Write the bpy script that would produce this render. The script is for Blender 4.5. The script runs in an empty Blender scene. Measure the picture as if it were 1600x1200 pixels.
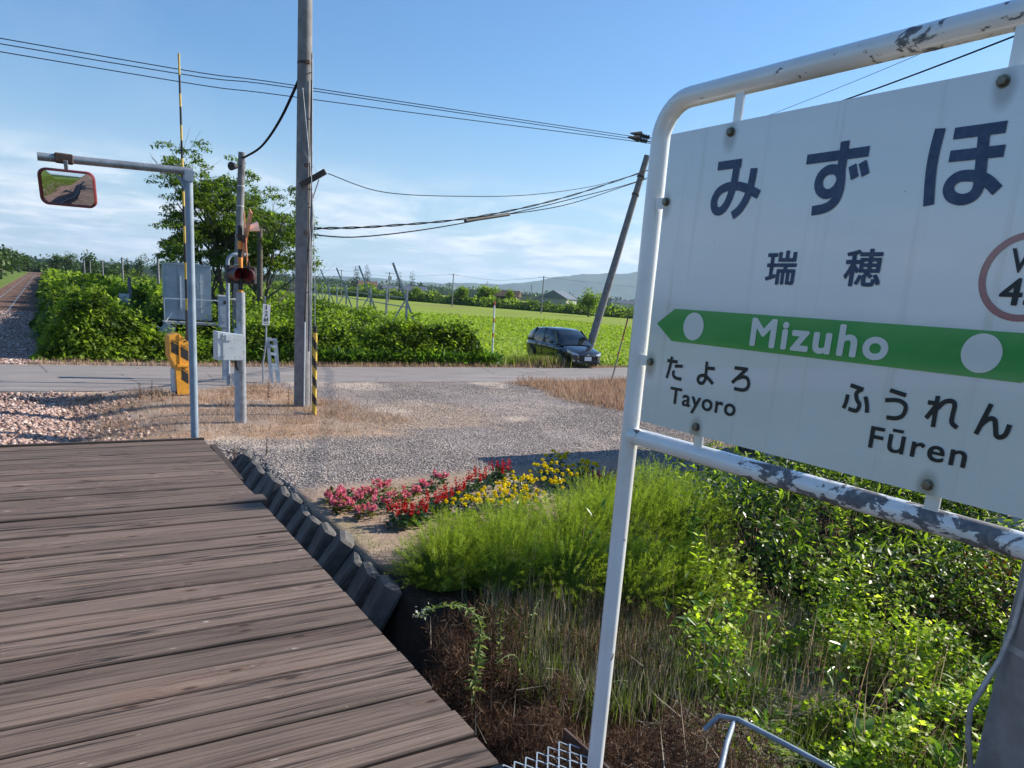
import bpy, bmesh, math, random
import numpy as np
from mathutils import Vector, Matrix, Euler
R = math.radians
rnd = random.Random(7)
NP = np.random.RandomState(11)
S = bpy.context.scene
COL = S.collection

# ------------------------------------------------------------------ camera, sky, sun, exposure
cam_d = bpy.data.cameras.new('camera'); cam = bpy.data.objects.new('camera', cam_d); COL.objects.link(cam)
S.camera = cam
right = Vector((0.851245, -0.520296, 0.068363)); up = Vector((0.056484, 0.22036, 0.973782)); fwd = Vector((0.521719, 0.825066, -0.216969))
m3 = Matrix((right, up, -fwd)).transposed()
cam.matrix_world = Matrix.Translation((0, 0, 2.6)) @ m3.to_4x4()
cam_d.sensor_width = 36; cam_d.lens = 1162.81/1600*36
cam_d.shift_y = 123.8/1600
cam_d.clip_start = 0.05; cam_d.clip_end = 20000

SUN_AZ, SUN_EL = 96.0, 31.0      # azimuth clockwise from +Y (the track), elevation
sdir = Vector((math.sin(R(SUN_AZ))*math.cos(R(SUN_EL)), math.cos(R(SUN_AZ))*math.cos(R(SUN_EL)), math.sin(R(SUN_EL))))
W = bpy.data.worlds.new('World'); S.world = W; W.use_nodes = True
wt = W.node_tree; wn = wt.nodes; wl = wt.links
for n in list(wn): wn.remove(n)
def wnode(t, **k):
    n = wn.new(t)
    for a, b in k.items(): setattr(n, a, b)
    return n
sky = wnode('ShaderNodeTexSky'); sky.sky_type = 'NISHITA'; sky.sun_disc = False
sky.sun_elevation = R(SUN_EL); sky.sun_rotation = R(SUN_AZ); sky.altitude = 100
sky.air_density = 1.25; sky.dust_density = 0.5; sky.ozone_density = 1.6
bg = wnode('ShaderNodeBackground'); bg.inputs[1].default_value = 0.071
wo = wnode('ShaderNodeOutputWorld')
tc = wnode('ShaderNodeTexCoord')
sep = wnode('ShaderNodeSeparateXYZ'); wl.new(tc.outputs['Generated'], sep.inputs[0])
def wmath(op, a, b=None, clamp=False):
    n = wnode('ShaderNodeMath', operation=op, use_clamp=clamp)
    for i, v in enumerate((a, b)):
        if v is None: continue
        if hasattr(v, 'links'): wl.new(v, n.inputs[i])
        else: n.inputs[i].default_value = v
    return n.outputs[0]
z = wmath('MAXIMUM', sep.outputs[2], 0.0)
den = wmath('ADD', z, 0.10)
cx_ = wmath('DIVIDE', sep.outputs[0], den); cy_ = wmath('DIVIDE', sep.outputs[1], den)
comb = wnode('ShaderNodeCombineXYZ'); wl.new(cx_, comb.inputs[0]); wl.new(cy_, comb.inputs[1])
def wnoise(scale, detail, vec, rough=.55, dist=0, loc=(0, 0, 0), sc=(1, 1, 1), rot=(0, 0, 0)):
    mp = wnode('ShaderNodeMapping'); wl.new(vec, mp.inputs[0]); mp.inputs['Location'].default_value = loc
    mp.inputs['Scale'].default_value = sc; mp.inputs['Rotation'].default_value = rot
    n = wnode('ShaderNodeTexNoise'); wl.new(mp.outputs[0], n.inputs['Vector'])
    n.inputs['Scale'].default_value = scale; n.inputs['Detail'].default_value = detail
    n.inputs['Roughness'].default_value = rough; n.inputs['Distortion'].default_value = dist
    return n.outputs[0]
def wramp(v, a, b):
    n = wnode('ShaderNodeMapRange', interpolation_type='SMOOTHSTEP'); wl.new(v, n.inputs[0])
    n.inputs[1].default_value = a; n.inputs[2].default_value = b
    return n.outputs[0]
# low cumulus near the horizon, thin veils above
low = wramp(wnoise(0.80, 9, comb.outputs[0], .58, .5, (3.1, 1.7, 0)), .40, .56)
zsel = wmath('MULTIPLY', wramp(z, .002, .03), wmath('SUBTRACT', 1.0, wramp(z, .07, .16)))
low = wmath('MULTIPLY', low, zsel)
veil = wramp(wnoise(0.55, 6, comb.outputs[0], .62, .8, (8.3, 4.1, 0), (1, .28, 1), (0, 0, R(-38))), .46, .80)
veil = wmath('MULTIPLY', veil, wramp(z, .08, .2)); veil = wmath('MULTIPLY', veil, .20)
hz = wmath('SUBTRACT', 1.0, wramp(z, -.06, .27)); hz = wmath('MULTIPLY', hz, .66)
edge = wramp(wnoise(2.4, 6, comb.outputs[0], .6, .4, (1.1, 6.7, 0)), .3, .7)
ccol = wnode('ShaderNodeMix', data_type='RGBA'); wl.new(edge, ccol.inputs[0])
ccol.inputs[6].default_value = (5.0, 6.4, 7.9, 1); ccol.inputs[7].default_value = (9.6, 9.9, 10.2, 1)
mx0 = wnode('ShaderNodeMix', data_type='RGBA'); tint = wnode('ShaderNodeMix', data_type='RGBA', blend_type='MULTIPLY'); tint.inputs[0].default_value = 1; wl.new(sky.outputs[0], tint.inputs[6]); tint.inputs[7].default_value = (.55, .90, 1.28, 1)
wl.new(hz, mx0.inputs[0]); wl.new(tint.outputs[2], mx0.inputs[6]); mx0.inputs[7].default_value = (5.9, 7.2, 8.5, 1)
mx1 = wnode('ShaderNodeMix', data_type='RGBA'); wl.new(veil, mx1.inputs[0]); wl.new(mx0.outputs[2], mx1.inputs[6]); mx1.inputs[7].default_value = (6.6, 7.4, 8.4, 1)
mx2 = wnode('ShaderNodeMix', data_type='RGBA'); wl.new(wmath('MULTIPLY', low, .95), mx2.inputs[0]); wl.new(mx1.outputs[2], mx2.inputs[6]); wl.new(ccol.outputs[2], mx2.inputs[7])
wl.new(mx2.outputs[2], bg.inputs[0]); wl.new(bg.outputs[0], wo.inputs[0])

sl = bpy.data.lights.new('sun', 'SUN'); so = bpy.data.objects.new('sun', sl); COL.objects.link(so)
sl.energy = 5.0; sl.angle = R(.53); sl.color = (1.0, .905, .77)
so.rotation_euler = sdir.to_track_quat('Z', 'Y').to_euler(); so.location = (30, 0, 30)
S.view_settings.view_transform = 'Standard'; S.view_settings.look = 'None'
S.view_settings.exposure = 0.8; S.view_settings.gamma = 1; S.view_settings.use_curve_mapping = False
S.render.engine = 'CYCLES'
S.cycles.max_bounces = 6; S.cycles.transparent_max_bounces = 8

# ------------------------------------------------------------------ materials
def newmat(name):
    m = bpy.data.materials.new(name); m.use_nodes = True
    nt = m.node_tree; b = nt.nodes['Principled BSDF']
    return m, nt, b
class G_:
    """small node-graph helper"""
    def __init__(s, nt): s.nt = nt; s.n = nt.nodes; s.l = nt.links
    def node(s, t, **k):
        n = s.n.new(t)
        for a, b in k.items(): setattr(n, a, b)
        return n
    def put(s, sock, v):
        if hasattr(v, 'links'): s.l.new(v, sock)
        else: sock.default_value = v
    def obj(s): return s.node('ShaderNodeTexCoord').outputs['Object']
    def pos(s): return s.node('ShaderNodeNewGeometry').outputs['Position']
    def rand(s): return s.node('ShaderNodeObjectInfo').outputs['Random']
    def map(s, v, sc=(1, 1, 1), loc=(0, 0, 0), rot=(0, 0, 0)):
        n = s.node('ShaderNodeMapping'); s.l.new(v, n.inputs[0]); s.put(n.inputs['Scale'], sc); s.put(n.inputs['Location'], loc); n.inputs['Rotation'].default_value = rot
        return n.outputs[0]
    def noise(s, v, scale=5, detail=4, rough=.55, dist=0, out=0):
        n = s.node('ShaderNodeTexNoise'); s.l.new(v, n.inputs['Vector'])
        n.inputs['Scale'].default_value = scale; n.inputs['Detail'].default_value = detail; n.inputs['Roughness'].default_value = rough; n.inputs['Distortion'].default_value = dist
        return n.outputs[out]
    def vor(s, v, scale=5, feature='F1', out='Distance', rand=1, dim='3D'):
        n = s.node('ShaderNodeTexVoronoi', feature=feature, voronoi_dimensions=dim); s.l.new(v, n.inputs['Vector']); n.inputs['Scale'].default_value = scale; n.inputs['Randomness'].default_value = rand
        return n.outputs[out]
    def mr(s, v, a, b, c=0, d=1, smooth=True):
        n = s.node('ShaderNodeMapRange', interpolation_type='SMOOTHSTEP' if smooth else 'LINEAR'); s.put(n.inputs[0], v)
        for i, x in enumerate((a, b, c, d)): n.inputs[i+1].default_value = x
        return n.outputs[0]
    def m(s, op, a, b=None, clamp=False):
        n = s.node('ShaderNodeMath', operation=op, use_clamp=clamp); s.put(n.inputs[0], a)
        if b is not None: s.put(n.inputs[1], b)
        return n.outputs[0]
    def mix(s, f, a, b, mode='MIX'):
        n = s.node('ShaderNodeMix', data_type='RGBA', blend_type=mode); s.put(n.inputs[0], f)
        for i, v in ((6, a), (7, b)):
            if isinstance(v, tuple) and len(v) == 3: v = (*v, 1)
            s.put(n.inputs[i], v)
        return n.outputs[2]
    def bump(s, h, strength=.3, dist=.01):
        n = s.node('ShaderNodeBump'); s.l.new(h, n.inputs['Height']); n.inputs['Strength'].default_value = strength; n.inputs['Distance'].default_value = dist
        return n.outputs[0]
    def attr(s, name, out='Color'):
        n = s.node('ShaderNodeAttribute', attribute_name=name); return n.outputs[out]
def plain(name, col, rough=.6, metal=0, var=.25, scale=6, bump=.15, dirt=None, bs=60):
    m, nt, b = newmat(name); g = G_(nt); p = g.obj()
    n = g.noise(p, scale, 6, .6); n2 = g.noise(p, bs, 4, .6)
    dark = tuple(c*(1-var) for c in col); lite = tuple(min(1, c*(1+var*.6)) for c in col)
    c = g.mix(g.mr(n, .3, .7), dark, lite)
    if dirt: c = g.mix(g.mr(g.noise(p, scale*2.3, 8, .7), .52, .68, 0, .8), c, dirt)
    g.put(b.inputs['Base Color'], c); g.put(b.inputs['Roughness'], g.mr(n2, .3, .7, max(0, rough-.1), min(1, rough+.12)))
    b.inputs['Metallic'].default_value = metal
    if bump: g.put(b.inputs['Normal'], g.bump(n2, bump, .004))
    return m
def leafmat(name, c1, c2, c3=None, trans=.35, rough=.5, spec=.4, tint=(1.25, 1.35, .55)):
    m, nt, b = newmat(name); g = G_(nt)
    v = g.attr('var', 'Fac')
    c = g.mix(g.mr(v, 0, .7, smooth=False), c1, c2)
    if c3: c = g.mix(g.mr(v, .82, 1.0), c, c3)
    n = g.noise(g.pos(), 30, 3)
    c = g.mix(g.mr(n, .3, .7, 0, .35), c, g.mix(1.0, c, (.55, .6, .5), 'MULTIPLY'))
    g.put(b.inputs['Base Color'], c); b.inputs['Roughness'].default_value = rough
    b.inputs['Specular IOR Level'].default_value = spec
    t = g.node('ShaderNodeBsdfTranslucent')
    tcx = g.mix(1.0, c, tint, 'MULTIPLY'); g.put(t.inputs[0], tcx)
    mx = g.node('ShaderNodeMixShader'); mx.inputs[0].default_value = trans
    out = nt.nodes['Material Output']
    g.l.new(b.outputs[0], mx.inputs[1]); g.l.new(t.outputs[0], mx.inputs[2]); g.l.new(mx.outputs[0], out.inputs[0])
    return m
M = {}
M['galv'] = plain('galvanised_steel', (.34, .37, .41), .5, .55, .25, 9, .1, (.2, .19, .18))
M['steel_blue'] = plain('blue_grey_painted_steel', (.27, .34, .42), .5, 0, .2, 7, .08)
M['cabinet'] = plain('cabinet_grey_paint', (.30, .36, .42), .5, 0, .12, 3, .05)
M['box_white'] = plain('pale_box_paint', (.52, .58, .62), .45, 0, .08, 4, .04, (.35, .33, .28))
M['white_steel'] = plain('white_steel', (.72, .74, .76), .4, 0, .1, 8, .03)
M['conc'] = plain('weathered_concrete', (.205, .205, .215), .85, 0, .25, 5, .3, (.16, .155, .15), 90)
M['conc_blk'] = plain('dark_concrete_block', (.11, .105, .10), .9, 0, .35, 7, .5, (.1, .1, .1), 50)  # darkest concrete grey, for the wall blocks
M['conc_top'] = plain('pale_cast_concrete', (.42, .36, .31), .9, 0, .2, 7, .5, (.25, .2, .17), 50)
M['rubber'] = plain('black_rubber', (.02, .02, .022), .7, 0, .2, 8, .1)
M['black'] = plain('black_paint', (.018, .018, .02), .5, 0, .2, 8, .05)
M['dark_cable'] = plain('cable_sheath', (.012, .014, .018), .9, 0, .2, 8, 0); M['dark_cable'].node_tree.nodes['Principled BSDF'].inputs['Specular IOR Level'].default_value = .1
M['yellow'] = plain('machine_yellow_orange', (.72, .33, .03), .5, 0, .15, 5, .05, (.35, .18, .05))
M['stripe_y'] = plain('reflective_yellow', (.62, .42, .06), .55, 0, .2, 5, .05)
M['orange'] = plain('signal_orange', (.80, .30, .05), .55, 0, .2, 5, .05)
M['orange_faded'] = plain('faded_orange_crossbuck', (.78, .30, .14), .6, 0, .25, 5, .05)
M['red_frame'] = plain('dull_red_plastic', (.20, .025, .028), .45, 0, .2, 5, .04)
M['red_white_r'] = plain('faded_red_band', (.5, .10, .07), .6, 0, .3, 9, .04)
M['wood_dark'] = plain('old_dark_timber', (.055, .045, .04), .8, 0, .4, 6, .3)
M['rusty'] = plain('rusty_steel', (.09, .06, .05), .75, .2, .4, 12, .3, (.16, .08, .05))
M['rail_head'] = plain('polished_rail_top', (.36, .33, .31), .35, .7, .2, 12, .1)
M['bolt'] = plain('tarnished_bolt', (.24, .22, .17), .42, .7, .35, 30, .1)
M['bark'] = plain('bark', (.10, .085, .07), .9, 0, .4, 14, .6)
M['stem'] = plain('green_stem', (.13, .19, .06), .6, 0, .3, 20, .1)
M['stem_dry'] = plain('dry_stem', (.24, .14, .08), .8, 0, .4, 20, .1)
M['ink'] = plain('dark_lettering', (.012, .017, .025), .35, 0, .15, 6, 0)
M['navy'] = plain('faded_navy_lettering', (.018, .045, .12), .3, 0, .25, 4, 0)
M['blk_letter'] = plain('black_lettering', (.012, .014, .02), .4, 0, .2, 4, 0)

def m_metal(name, col, rough):
    m, nt, b = newmat(name); b.inputs['Base Color'].default_value = (*col, 1); b.inputs['Metallic'].default_value = 1; b.inputs['Roughness'].default_value = rough
    return m
M['chrome'] = m_metal('mirror_surface', (.86, .88, .9), .015)
M['alloy'] = m_metal('alloy_wheel', (.5, .52, .55), .35)

def m_board(name, col, rough=.13, streak=True):
    m, nt, b = newmat(name); g = G_(nt); p = g.obj()
    n = g.noise(g.map(p, (1.2, 1, 3)), 2.2, 6, .6)
    c = g.mix(g.mr(n, .3, .75), tuple(x*.93 for x in col), col)
    if streak:
        st = g.noise(g.map(p, (22, 1, .8)), 1.0, 5, .6)
        c = g.mix(g.mr(st, .56, .72, 0, .22), c, (.42, .38, .30))
        sp = g.vor(p, 14); c = g.mix(g.mr(sp, .0, .05, .6, 0), c, (.2, .18, .15))
        for (u, v) in ((.245, .872), (.97, .872), (.012, .70), (.02, .2), (.25, .026), (.97, .026)):
            d = g.node('ShaderNodeVectorMath', operation='DISTANCE'); g.l.new(g.map(p, (1, 0, .6)), d.inputs[0]); d.inputs[1].default_value = (u, 0, (v-.012)*.6)
            c = g.mix(g.mr(d.outputs['Value'], .010, .034, .55, 0), c, (.16, .11, .07))
    g.put(b.inputs['Base Color'], c); b.inputs['Roughness'].default_value = rough
    b.inputs['Specular IOR Level'].default_value = .75
    g.put(b.inputs['Roughness'], g.mr(n, .3, .7, rough*.7, rough*1.5))
    g.put(b.inputs['Normal'], g.bump(g.noise(p, 5, 2), .03, .02)); b.inputs['Coat Weight'].default_value = 1; b.inputs['Coat Roughness'].default_value = .05; b.inputs['Coat IOR'].default_value = 1.6
    return m
M['board'] = m_board('enamel_board_white', (.80, .81, .81))
M['green_band'] = m_board('board_green_band', (.02, .33, .07), .16, False)
M['ring_red'] = m_board('board_red_ring', (.27, .025, .05), .2, False)
M['white_print'] = m_board('board_white_print', (.80, .81, .81), .13, False)

def m_pipe(name, thr, gx=None, band=.06):
    """white gloss paint, peeled to grey primer and a rust lip where the noise passes thr"""
    m, nt, b = newmat(name); g = G_(nt); p = g.obj()
    n = g.noise(g.map(p, (1, 1.6, 1.6)), 15, 9, .62, .5)
    big = g.noise(p, 3.3, 2, .5)
    v = g.m('ADD', n, g.m('MULTIPLY', g.m('SUBTRACT', big, .5), .34))
    if gx:
        sx = g.node('ShaderNodeSeparateXYZ'); g.l.new(p, sx.inputs[0])
        v = g.m('ADD', v, g.mr(sx.outputs[0], gx[0], gx[1], gx[2], gx[3]))
    msk = g.mr(v, thr, thr+.012)
    lip = g.m('SUBTRACT', g.mr(v, thr-.012, thr-.004), msk)
    fine = g.noise(p, 55, 5, .65)
    white = g.mix(g.mr(g.noise(p, 5, 5), .35, .75, 0, .5), (.84, .85, .86), (.70, .67, .62))
    prim = g.mix(g.mr(fine, .4, .65), (.12, .125, .14), (.2, .2, .21))
    prim = g.mix(g.mr(g.noise(p, 24, 5), .55, .7, 0, .5), prim, (.12, .065, .045))
    c = g.mix(msk, white, prim); c = g.mix(g.m('MULTIPLY', lip, .55), c, (.2, .14, .1))
    g.put(b.inputs['Base Color'], c); g.put(b.inputs['Roughness'], g.m('ADD', g.m('MULTIPLY', msk, .45), .23))
    g.put(b.inputs['Normal'], g.bump(g.m('SUBTRACT', g.m('MULTIPLY', fine, .08), msk), .35, .0015))
    g.put(b.inputs['Coat Weight'], g.m('SUBTRACT', .9, g.m('MULTIPLY', msk, .9))); b.inputs['Coat Roughness'].default_value = .16
    return m
M['pipe_post'] = m_pipe('white_post_paint', .715)
M['pipe_top'] = m_pipe('white_top_rail_paint', .645, (.15, .70, -.02, .085))
M['pipe_low'] = m_pipe('peeling_lower_rail_paint', .64, (.28, .62, -.04, .14))
M['tab'] = m_pipe('white_tab_paint', .76)

def m_wood():
    m, nt, b = newmat('weathered_plank'); g = G_(nt); p = g.obj(); r = g.rand()
    off = g.node('ShaderNodeCombineXYZ'); g.put(off.inputs[0], g.m('MULTIPLY', r, 37.0)); g.put(off.inputs[1], g.m('MULTIPLY', r, 91.0)); g.put(off.inputs[2], g.m('MULTIPLY', r, 13.0))
    v = g.node('ShaderNodeVectorMath', operation='ADD'); g.l.new(p, v.inputs[0]); g.l.new(off.outputs[0], v.inputs[1]); q = v.outputs[0]
    # knots
    kv = g.map(q, (2.0, 6.2, 1)); kd = g.vor(kv, 1.0, dim='2D'); kc = g.vor(kv, 1.0, out='Color', dim='2D')
    ks = g.node('ShaderNodeSeparateColor'); g.l.new(kc, ks.inputs[0])
    ksel = g.mr(ks.outputs[0], .50, .52); knot = g.m('MULTIPLY', g.mr(kd, .05, .18, 1, 0), ksel)
    kcore = g.m('MULTIPLY', g.mr(kd, .02, .09, 1, 0), ksel)
    warp = g.m('MULTIPLY', g.m('MULTIPLY', g.mr(kd, 0, .45, 1, 0), ksel), .22)
    sx = g.node('ShaderNodeSeparateXYZ'); g.l.new(q, sx.inputs[0])
    wy = g.m('ADD', sx.outputs[1], g.m('MULTIPLY', warp, .35))
    cb = g.node('ShaderNodeCombineXYZ'); g.put(cb.inputs[0], g.m('MULTIPLY', sx.outputs[0], .7)); g.put(cb.inputs[1], g.m('MULTIPLY', wy, 30)); g.put(cb.inputs[2], sx.outputs[2])
    grain = g.noise(cb.outputs[0], 2.0, 8, .62, .8)
    fine = g.noise(g.map(cb.outputs[0], (3, 6, 1)), 2.4, 6, .7)
    streak = g.noise(g.map(q, (.9, 11, 1)), 1.5, 5, .62, .5)
    bleach = g.noise(g.map(q, (2.2, 14, 1)), 3.2, 5, .62)
    c = g.mix(g.mr(grain, .25, .75), (.098, .070, .055), (.200, .148, .120))
    c = g.mix(g.mr(fine, .48, .72, 0, .38), c, (.27, .20, .165))
    hair = g.noise(g.map(q, (1.1, 75, 1)), 1.0, 5, .65); c = g.mix(g.mr(hair, .52, .66, 0, .75), c, (.048, .033, .028)); c = g.mix(g.mr(hair, .44, .30, 0, .32), c, (.31, .23, .185))
    c = g.mix(g.mr(streak, .54, .66, 0, .42), c, (.055, .038, .031))
    red = g.noise(g.map(q, (.8, 3, 1)), 1.3, 3)
    c = g.mix(g.mr(red, .58, .78, 0, .35), c, (.18, .088, .065))
    c = g.mix(g.m('MULTIPLY', g.mr(bleach, .685, .72), .8), c, (.60, .54, .50))
    ring = g.m('SINE', g.m('MULTIPLY', kd, 150.0)); c = g.mix(g.m('MULTIPLY', g.mr(kd, .04, .20, .5, 0), g.m('MULTIPLY', ksel, g.mr(ring, -.2, .8))), c, (.05, .033, .026))
    c = g.mix(g.mr(knot, .15, .8, 0, .6), c, (.15, .09, .062)); c = g.mix(g.m('MULTIPLY', kcore, .9), c, (.022, .016, .013))
    iso = g.m('ABSOLUTE', g.m('SUBTRACT', g.noise(g.map(q, (.30, 13, 1)), 1.0, 3, .5), .5)); lm = g.mr(g.noise(g.map(q, (.7, 5, 1)), 1.0, 2), .40, .52); c = g.mix(g.m('MULTIPLY', g.mr(iso, .006, .018, .92, 0), lm), c, (.018, .012, .010))
    crack = g.noise(g.map(q, (1.0, 30, 1)), 1.6, 4, .55, .2); cr = g.mr(crack, .660, .670)
    c = g.mix(g.m('MULTIPLY', cr, .92), c, (.015, .011, .010))
    gy = g.node('ShaderNodeSeparateXYZ'); g.l.new(p, gy.inputs[0]); edge_ = g.mr(g.m('ABSOLUTE', gy.outputs[1]), 0.078, .087, 0, .8); c = g.mix(edge_, c, (.045, .033, .028))
    # tone of each plank
    tone = g.mr(g.m('FRACT', g.m('MULTIPLY', r, 17.31)), 0, 1, .74, 1.18, False)
    tn = g.node('ShaderNodeCombineColor'); [g.put(tn.inputs[i], tone) for i in range(3)]
    c = g.mix(1.0, c, tn.outputs[0], 'MULTIPLY')
    g.put(b.inputs['Base Color'], c); b.inputs['Roughness'].default_value = .72
    b.inputs['Specular IOR Level'].default_value = .35
    h = g.m('ADD', g.m('MULTIPLY', grain, .6), g.m('MULTIPLY', fine, .4)); h = g.m('SUBTRACT', h, g.m('MULTIPLY', cr, .9)); h = g.m('SUBTRACT', h, g.m('MULTIPLY', kcore, .8))
    g.put(b.inputs['Normal'], g.bump(h, .75, .006))
    return m
M['wood'] = m_wood()
def m_ground():
    m, nt, b = newmat('ground_cover'); g = G_(nt); p = g.pos()
    base = g.attr('col')
    st = g.vor(p, 26); stc = g.vor(p, 26, out='Color'); sc = g.node('ShaderNodeSeparateColor'); g.l.new(stc, sc.inputs[0])
    n1 = g.noise(p, 1.1, 8, .62); n2 = g.noise(p, 9, 8, .65)
    gr = g.attr('grav', 'Fac')
    stone = g.mix(sc.outputs[0], (.55, .55, .58), (1.5, 1.45, 1.42)); stone = g.mix(g.mr(st, .25, .6), stone, (.35, .33, .33))
    soil = g.mix(g.mr(n2, .3, .7), (.72, .70, .68), (1.25, 1.22, 1.18)); soil = g.mix(g.mr(g.noise(p, 45, 6, .7), .35, .65, 0, .7), soil, (.85, .8, .76))
    v = g.mix(gr, soil, stone)
    c = g.mix(1.0, base, v, 'MULTIPLY'); c = g.mix(1.0, c, g.mix(g.mr(n1, .3, .7), (.86, .86, .88), (1.12, 1.1, 1.08)), 'MULTIPLY')
    g.put(b.inputs['Base Color'], c); b.inputs['Roughness'].default_value = .95; b.inputs['Specular IOR Level'].default_value = .15
    h = g.m('ADD', g.m('MULTIPLY', g.m('MULTIPLY', st, gr), -.9), g.m('MULTIPLY', n2, 1.2))
    g.put(b.inputs['Normal'], g.bump(h, .8, .03))
    return m
M['ground'] = m_ground()
def m_asphalt():
    m, nt, b = newmat('old_asphalt'); g = G_(nt); p = g.pos()
    n = g.noise(g.map(p, (.5, 2.2, 1)), 1.2, 7, .62); f = g.noise(p, 60, 4, .7)
    c = g.mix(g.mr(n, .3, .7), (.20, .18, .175), (.28, .255, .245)); c = g.mix(g.mr(f, .35, .7, 0, .4), c, (.13, .12, .125))
    tr = g.noise(g.map(p, (.12, 4.5, 1)), 1, 3, .5); c = g.mix(g.mr(tr, .52, .7, 0, .4), c, (.34, .31, .30))
    cr = g.vor(g.map(g.pos(), (1, 1, 1)), .45, 'DISTANCE_TO_EDGE'); wob = g.noise(p, 3, 4)
    c = g.mix(g.mr(g.m('ADD', cr, g.m('MULTIPLY', wob, .05)), .026, .036, .7, 0), c, (.07, .065, .065))
    g.put(b.inputs['Base Color'], c); b.inputs['Roughness'].default_value = .85
    g.put(b.inputs['Normal'], g.bump(f, .4, .01)); return m
M['asphalt'] = m_asphalt()
def m_stones(name, a, b_, c_):
    m, nt, b = newmat(name); g = G_(nt); v = g.attr('var', 'Fac')
    c = g.mix(g.mr(v, 0, .6), a, b_); c = g.mix(g.mr(v, .75, 1), c, c_)
    c = g.mix(g.mr(g.noise(g.pos(), 70, 4), .35, .65, 0, .4), c, g.mix(1.0, c, (.6, .6, .6), 'MULTIPLY'))
    g.put(b.inputs['Base Color'], c); b.inputs['Roughness'].default_value = .9; b.inputs['Specular IOR Level'].default_value = .2
    return m
M['gravel'] = m_stones('grey_gravel', (.20, .185, .18), (.43, .395, .375), (.68, .63, .57))
M['ballast'] = m_stones('brown_ballast', (.22, .145, .125), (.44, .31, .265), (.66, .56, .50))
M['leaf_shrub'] = leafmat('shrub_leaf', (.050, .095, .014), (.25, .36, .045), (.44, .54, .10), .52, .5, .25)
M['leaf_fore'] = leafmat('weed_leaf', (.06, .11, .015), (.42, .56, .055), (.74, .80, .18), .58, .45, .35)
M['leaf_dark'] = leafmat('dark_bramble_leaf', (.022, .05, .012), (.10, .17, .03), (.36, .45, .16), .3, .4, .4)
M['leaf_tree'] = leafmat('tree_leaf', (.035, .068, .014), (.16, .25, .04), (.32, .43, .08), .52)
M['leaf_far'] = leafmat('far_tree_leaf', (.025, .055, .016), (.07, .13, .025), (.13, .20, .04), .25)
M['leaf_conifer'] = leafmat('conifer_needles', (.008, .018, .010), (.016, .034, .014), None, .1)
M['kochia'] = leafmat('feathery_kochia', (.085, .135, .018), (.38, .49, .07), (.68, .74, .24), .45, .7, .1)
M['grass'] = leafmat('green_grass', (.06, .10, .02), (.16, .22, .04), (.26, .29, .08), .40, .55, .3)
M['grass_dry'] = leafmat('dry_grass', (.20, .13, .10), (.55, .39, .28), (.70, .56, .44), .3, .7, .1, tint=(1.1, 1.0, .9))
M['weed_dead'] = leafmat('dead_weed', (.04, .024, .017), (.135, .080, .055), (.28, .185, .13), .25, .8, .1, tint=(1.1, 1.0, .9))
M['straw_pale'] = leafmat('pale_straw', (.26, .22, .17), (.50, .45, .36), None, .2, .7, .2, tint=(1.1, 1.0, .9))
M['crop'] = leafmat('field_crop', (.19, .29, .03), (.36, .48, .055), (.46, .56, .09), .4, .6, .2)
M['thistle'] = leafmat('sow_thistle_leaf', (.12, .19, .05), (.25, .33, .10), (.42, .40, .12), .4)
M['dock'] = leafmat('broad_leaf', (.06, .14, .02), (.14, .27, .04), (.30, .40, .22), .4, .3, .6)
M['fl_pink'] = leafmat('pink_petals', (.62, .10, .24), (.88, .28, .46), (.92, .55, .66), .3, .6, .1)
M['fl_red'] = leafmat('scarlet_petals', (.30, .004, .012), (.60, .010, .022), (.70, .04, .04), .3, .5, .2)
M['fl_yel'] = leafmat('marigold_petals', (.75, .52, .008), (.86, .70, .015), (.88, .76, .04), .25, .6, .1)
M['fl_leaf'] = leafmat('bedding_leaf', (.018, .055, .018), (.045, .11, .03), (.11, .19, .06), .25, .4, .5)
M['fl_leaf_y'] = leafmat('yellowish_bedding_leaf', (.05, .06, .012), (.16, .17, .03), (.30, .22, .04), .35)
M['red_leaf'] = leafmat('rusty_red_leaf', (.22, .04, .02), (.42, .10, .05), (.50, .20, .08), .3)
M['seed_white'] = leafmat('white_seed_head', (.45, .50, .40), (.65, .68, .60), None, .3)

# ------------------------------------------------------------------ mesh helpers
def link(o, parent=None):
    COL.objects.link(o)
    if parent is not None: o.parent = parent
    return o
def mesh_obj(name, verts, faces, mat, parent=None, smooth=False, loc=None):
    me = bpy.data.meshes.new(name); me.from_pydata([tuple(map(float, v)) for v in verts], [], [tuple(map(int, f)) for f in faces]); me.update()
    if mat is not None:
        for mm in (mat if isinstance(mat, (list, tuple)) else [mat]): me.materials.append(mm)
    if smooth: me.polygons.foreach_set('use_smooth', [True]*len(me.polygons))
    o = link(bpy.data.objects.new(name, me), parent)
    if loc is not None: o.location = loc
    return o
def tag(o, label, cat=None, group=None, kind=None):
    if label: o['label'] = label
    if cat: o['category'] = cat
    if group: o['group'] = group
    if kind: o['kind'] = kind
    return o
def thing(name, label, cat, loc=(0, 0, 0), rz=0, group=None):
    o = link(bpy.data.objects.new(name, None)); o.location = loc; o.rotation_euler = (0, 0, rz); o.empty_display_size = .1
    return tag(o, label, cat, group)
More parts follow.
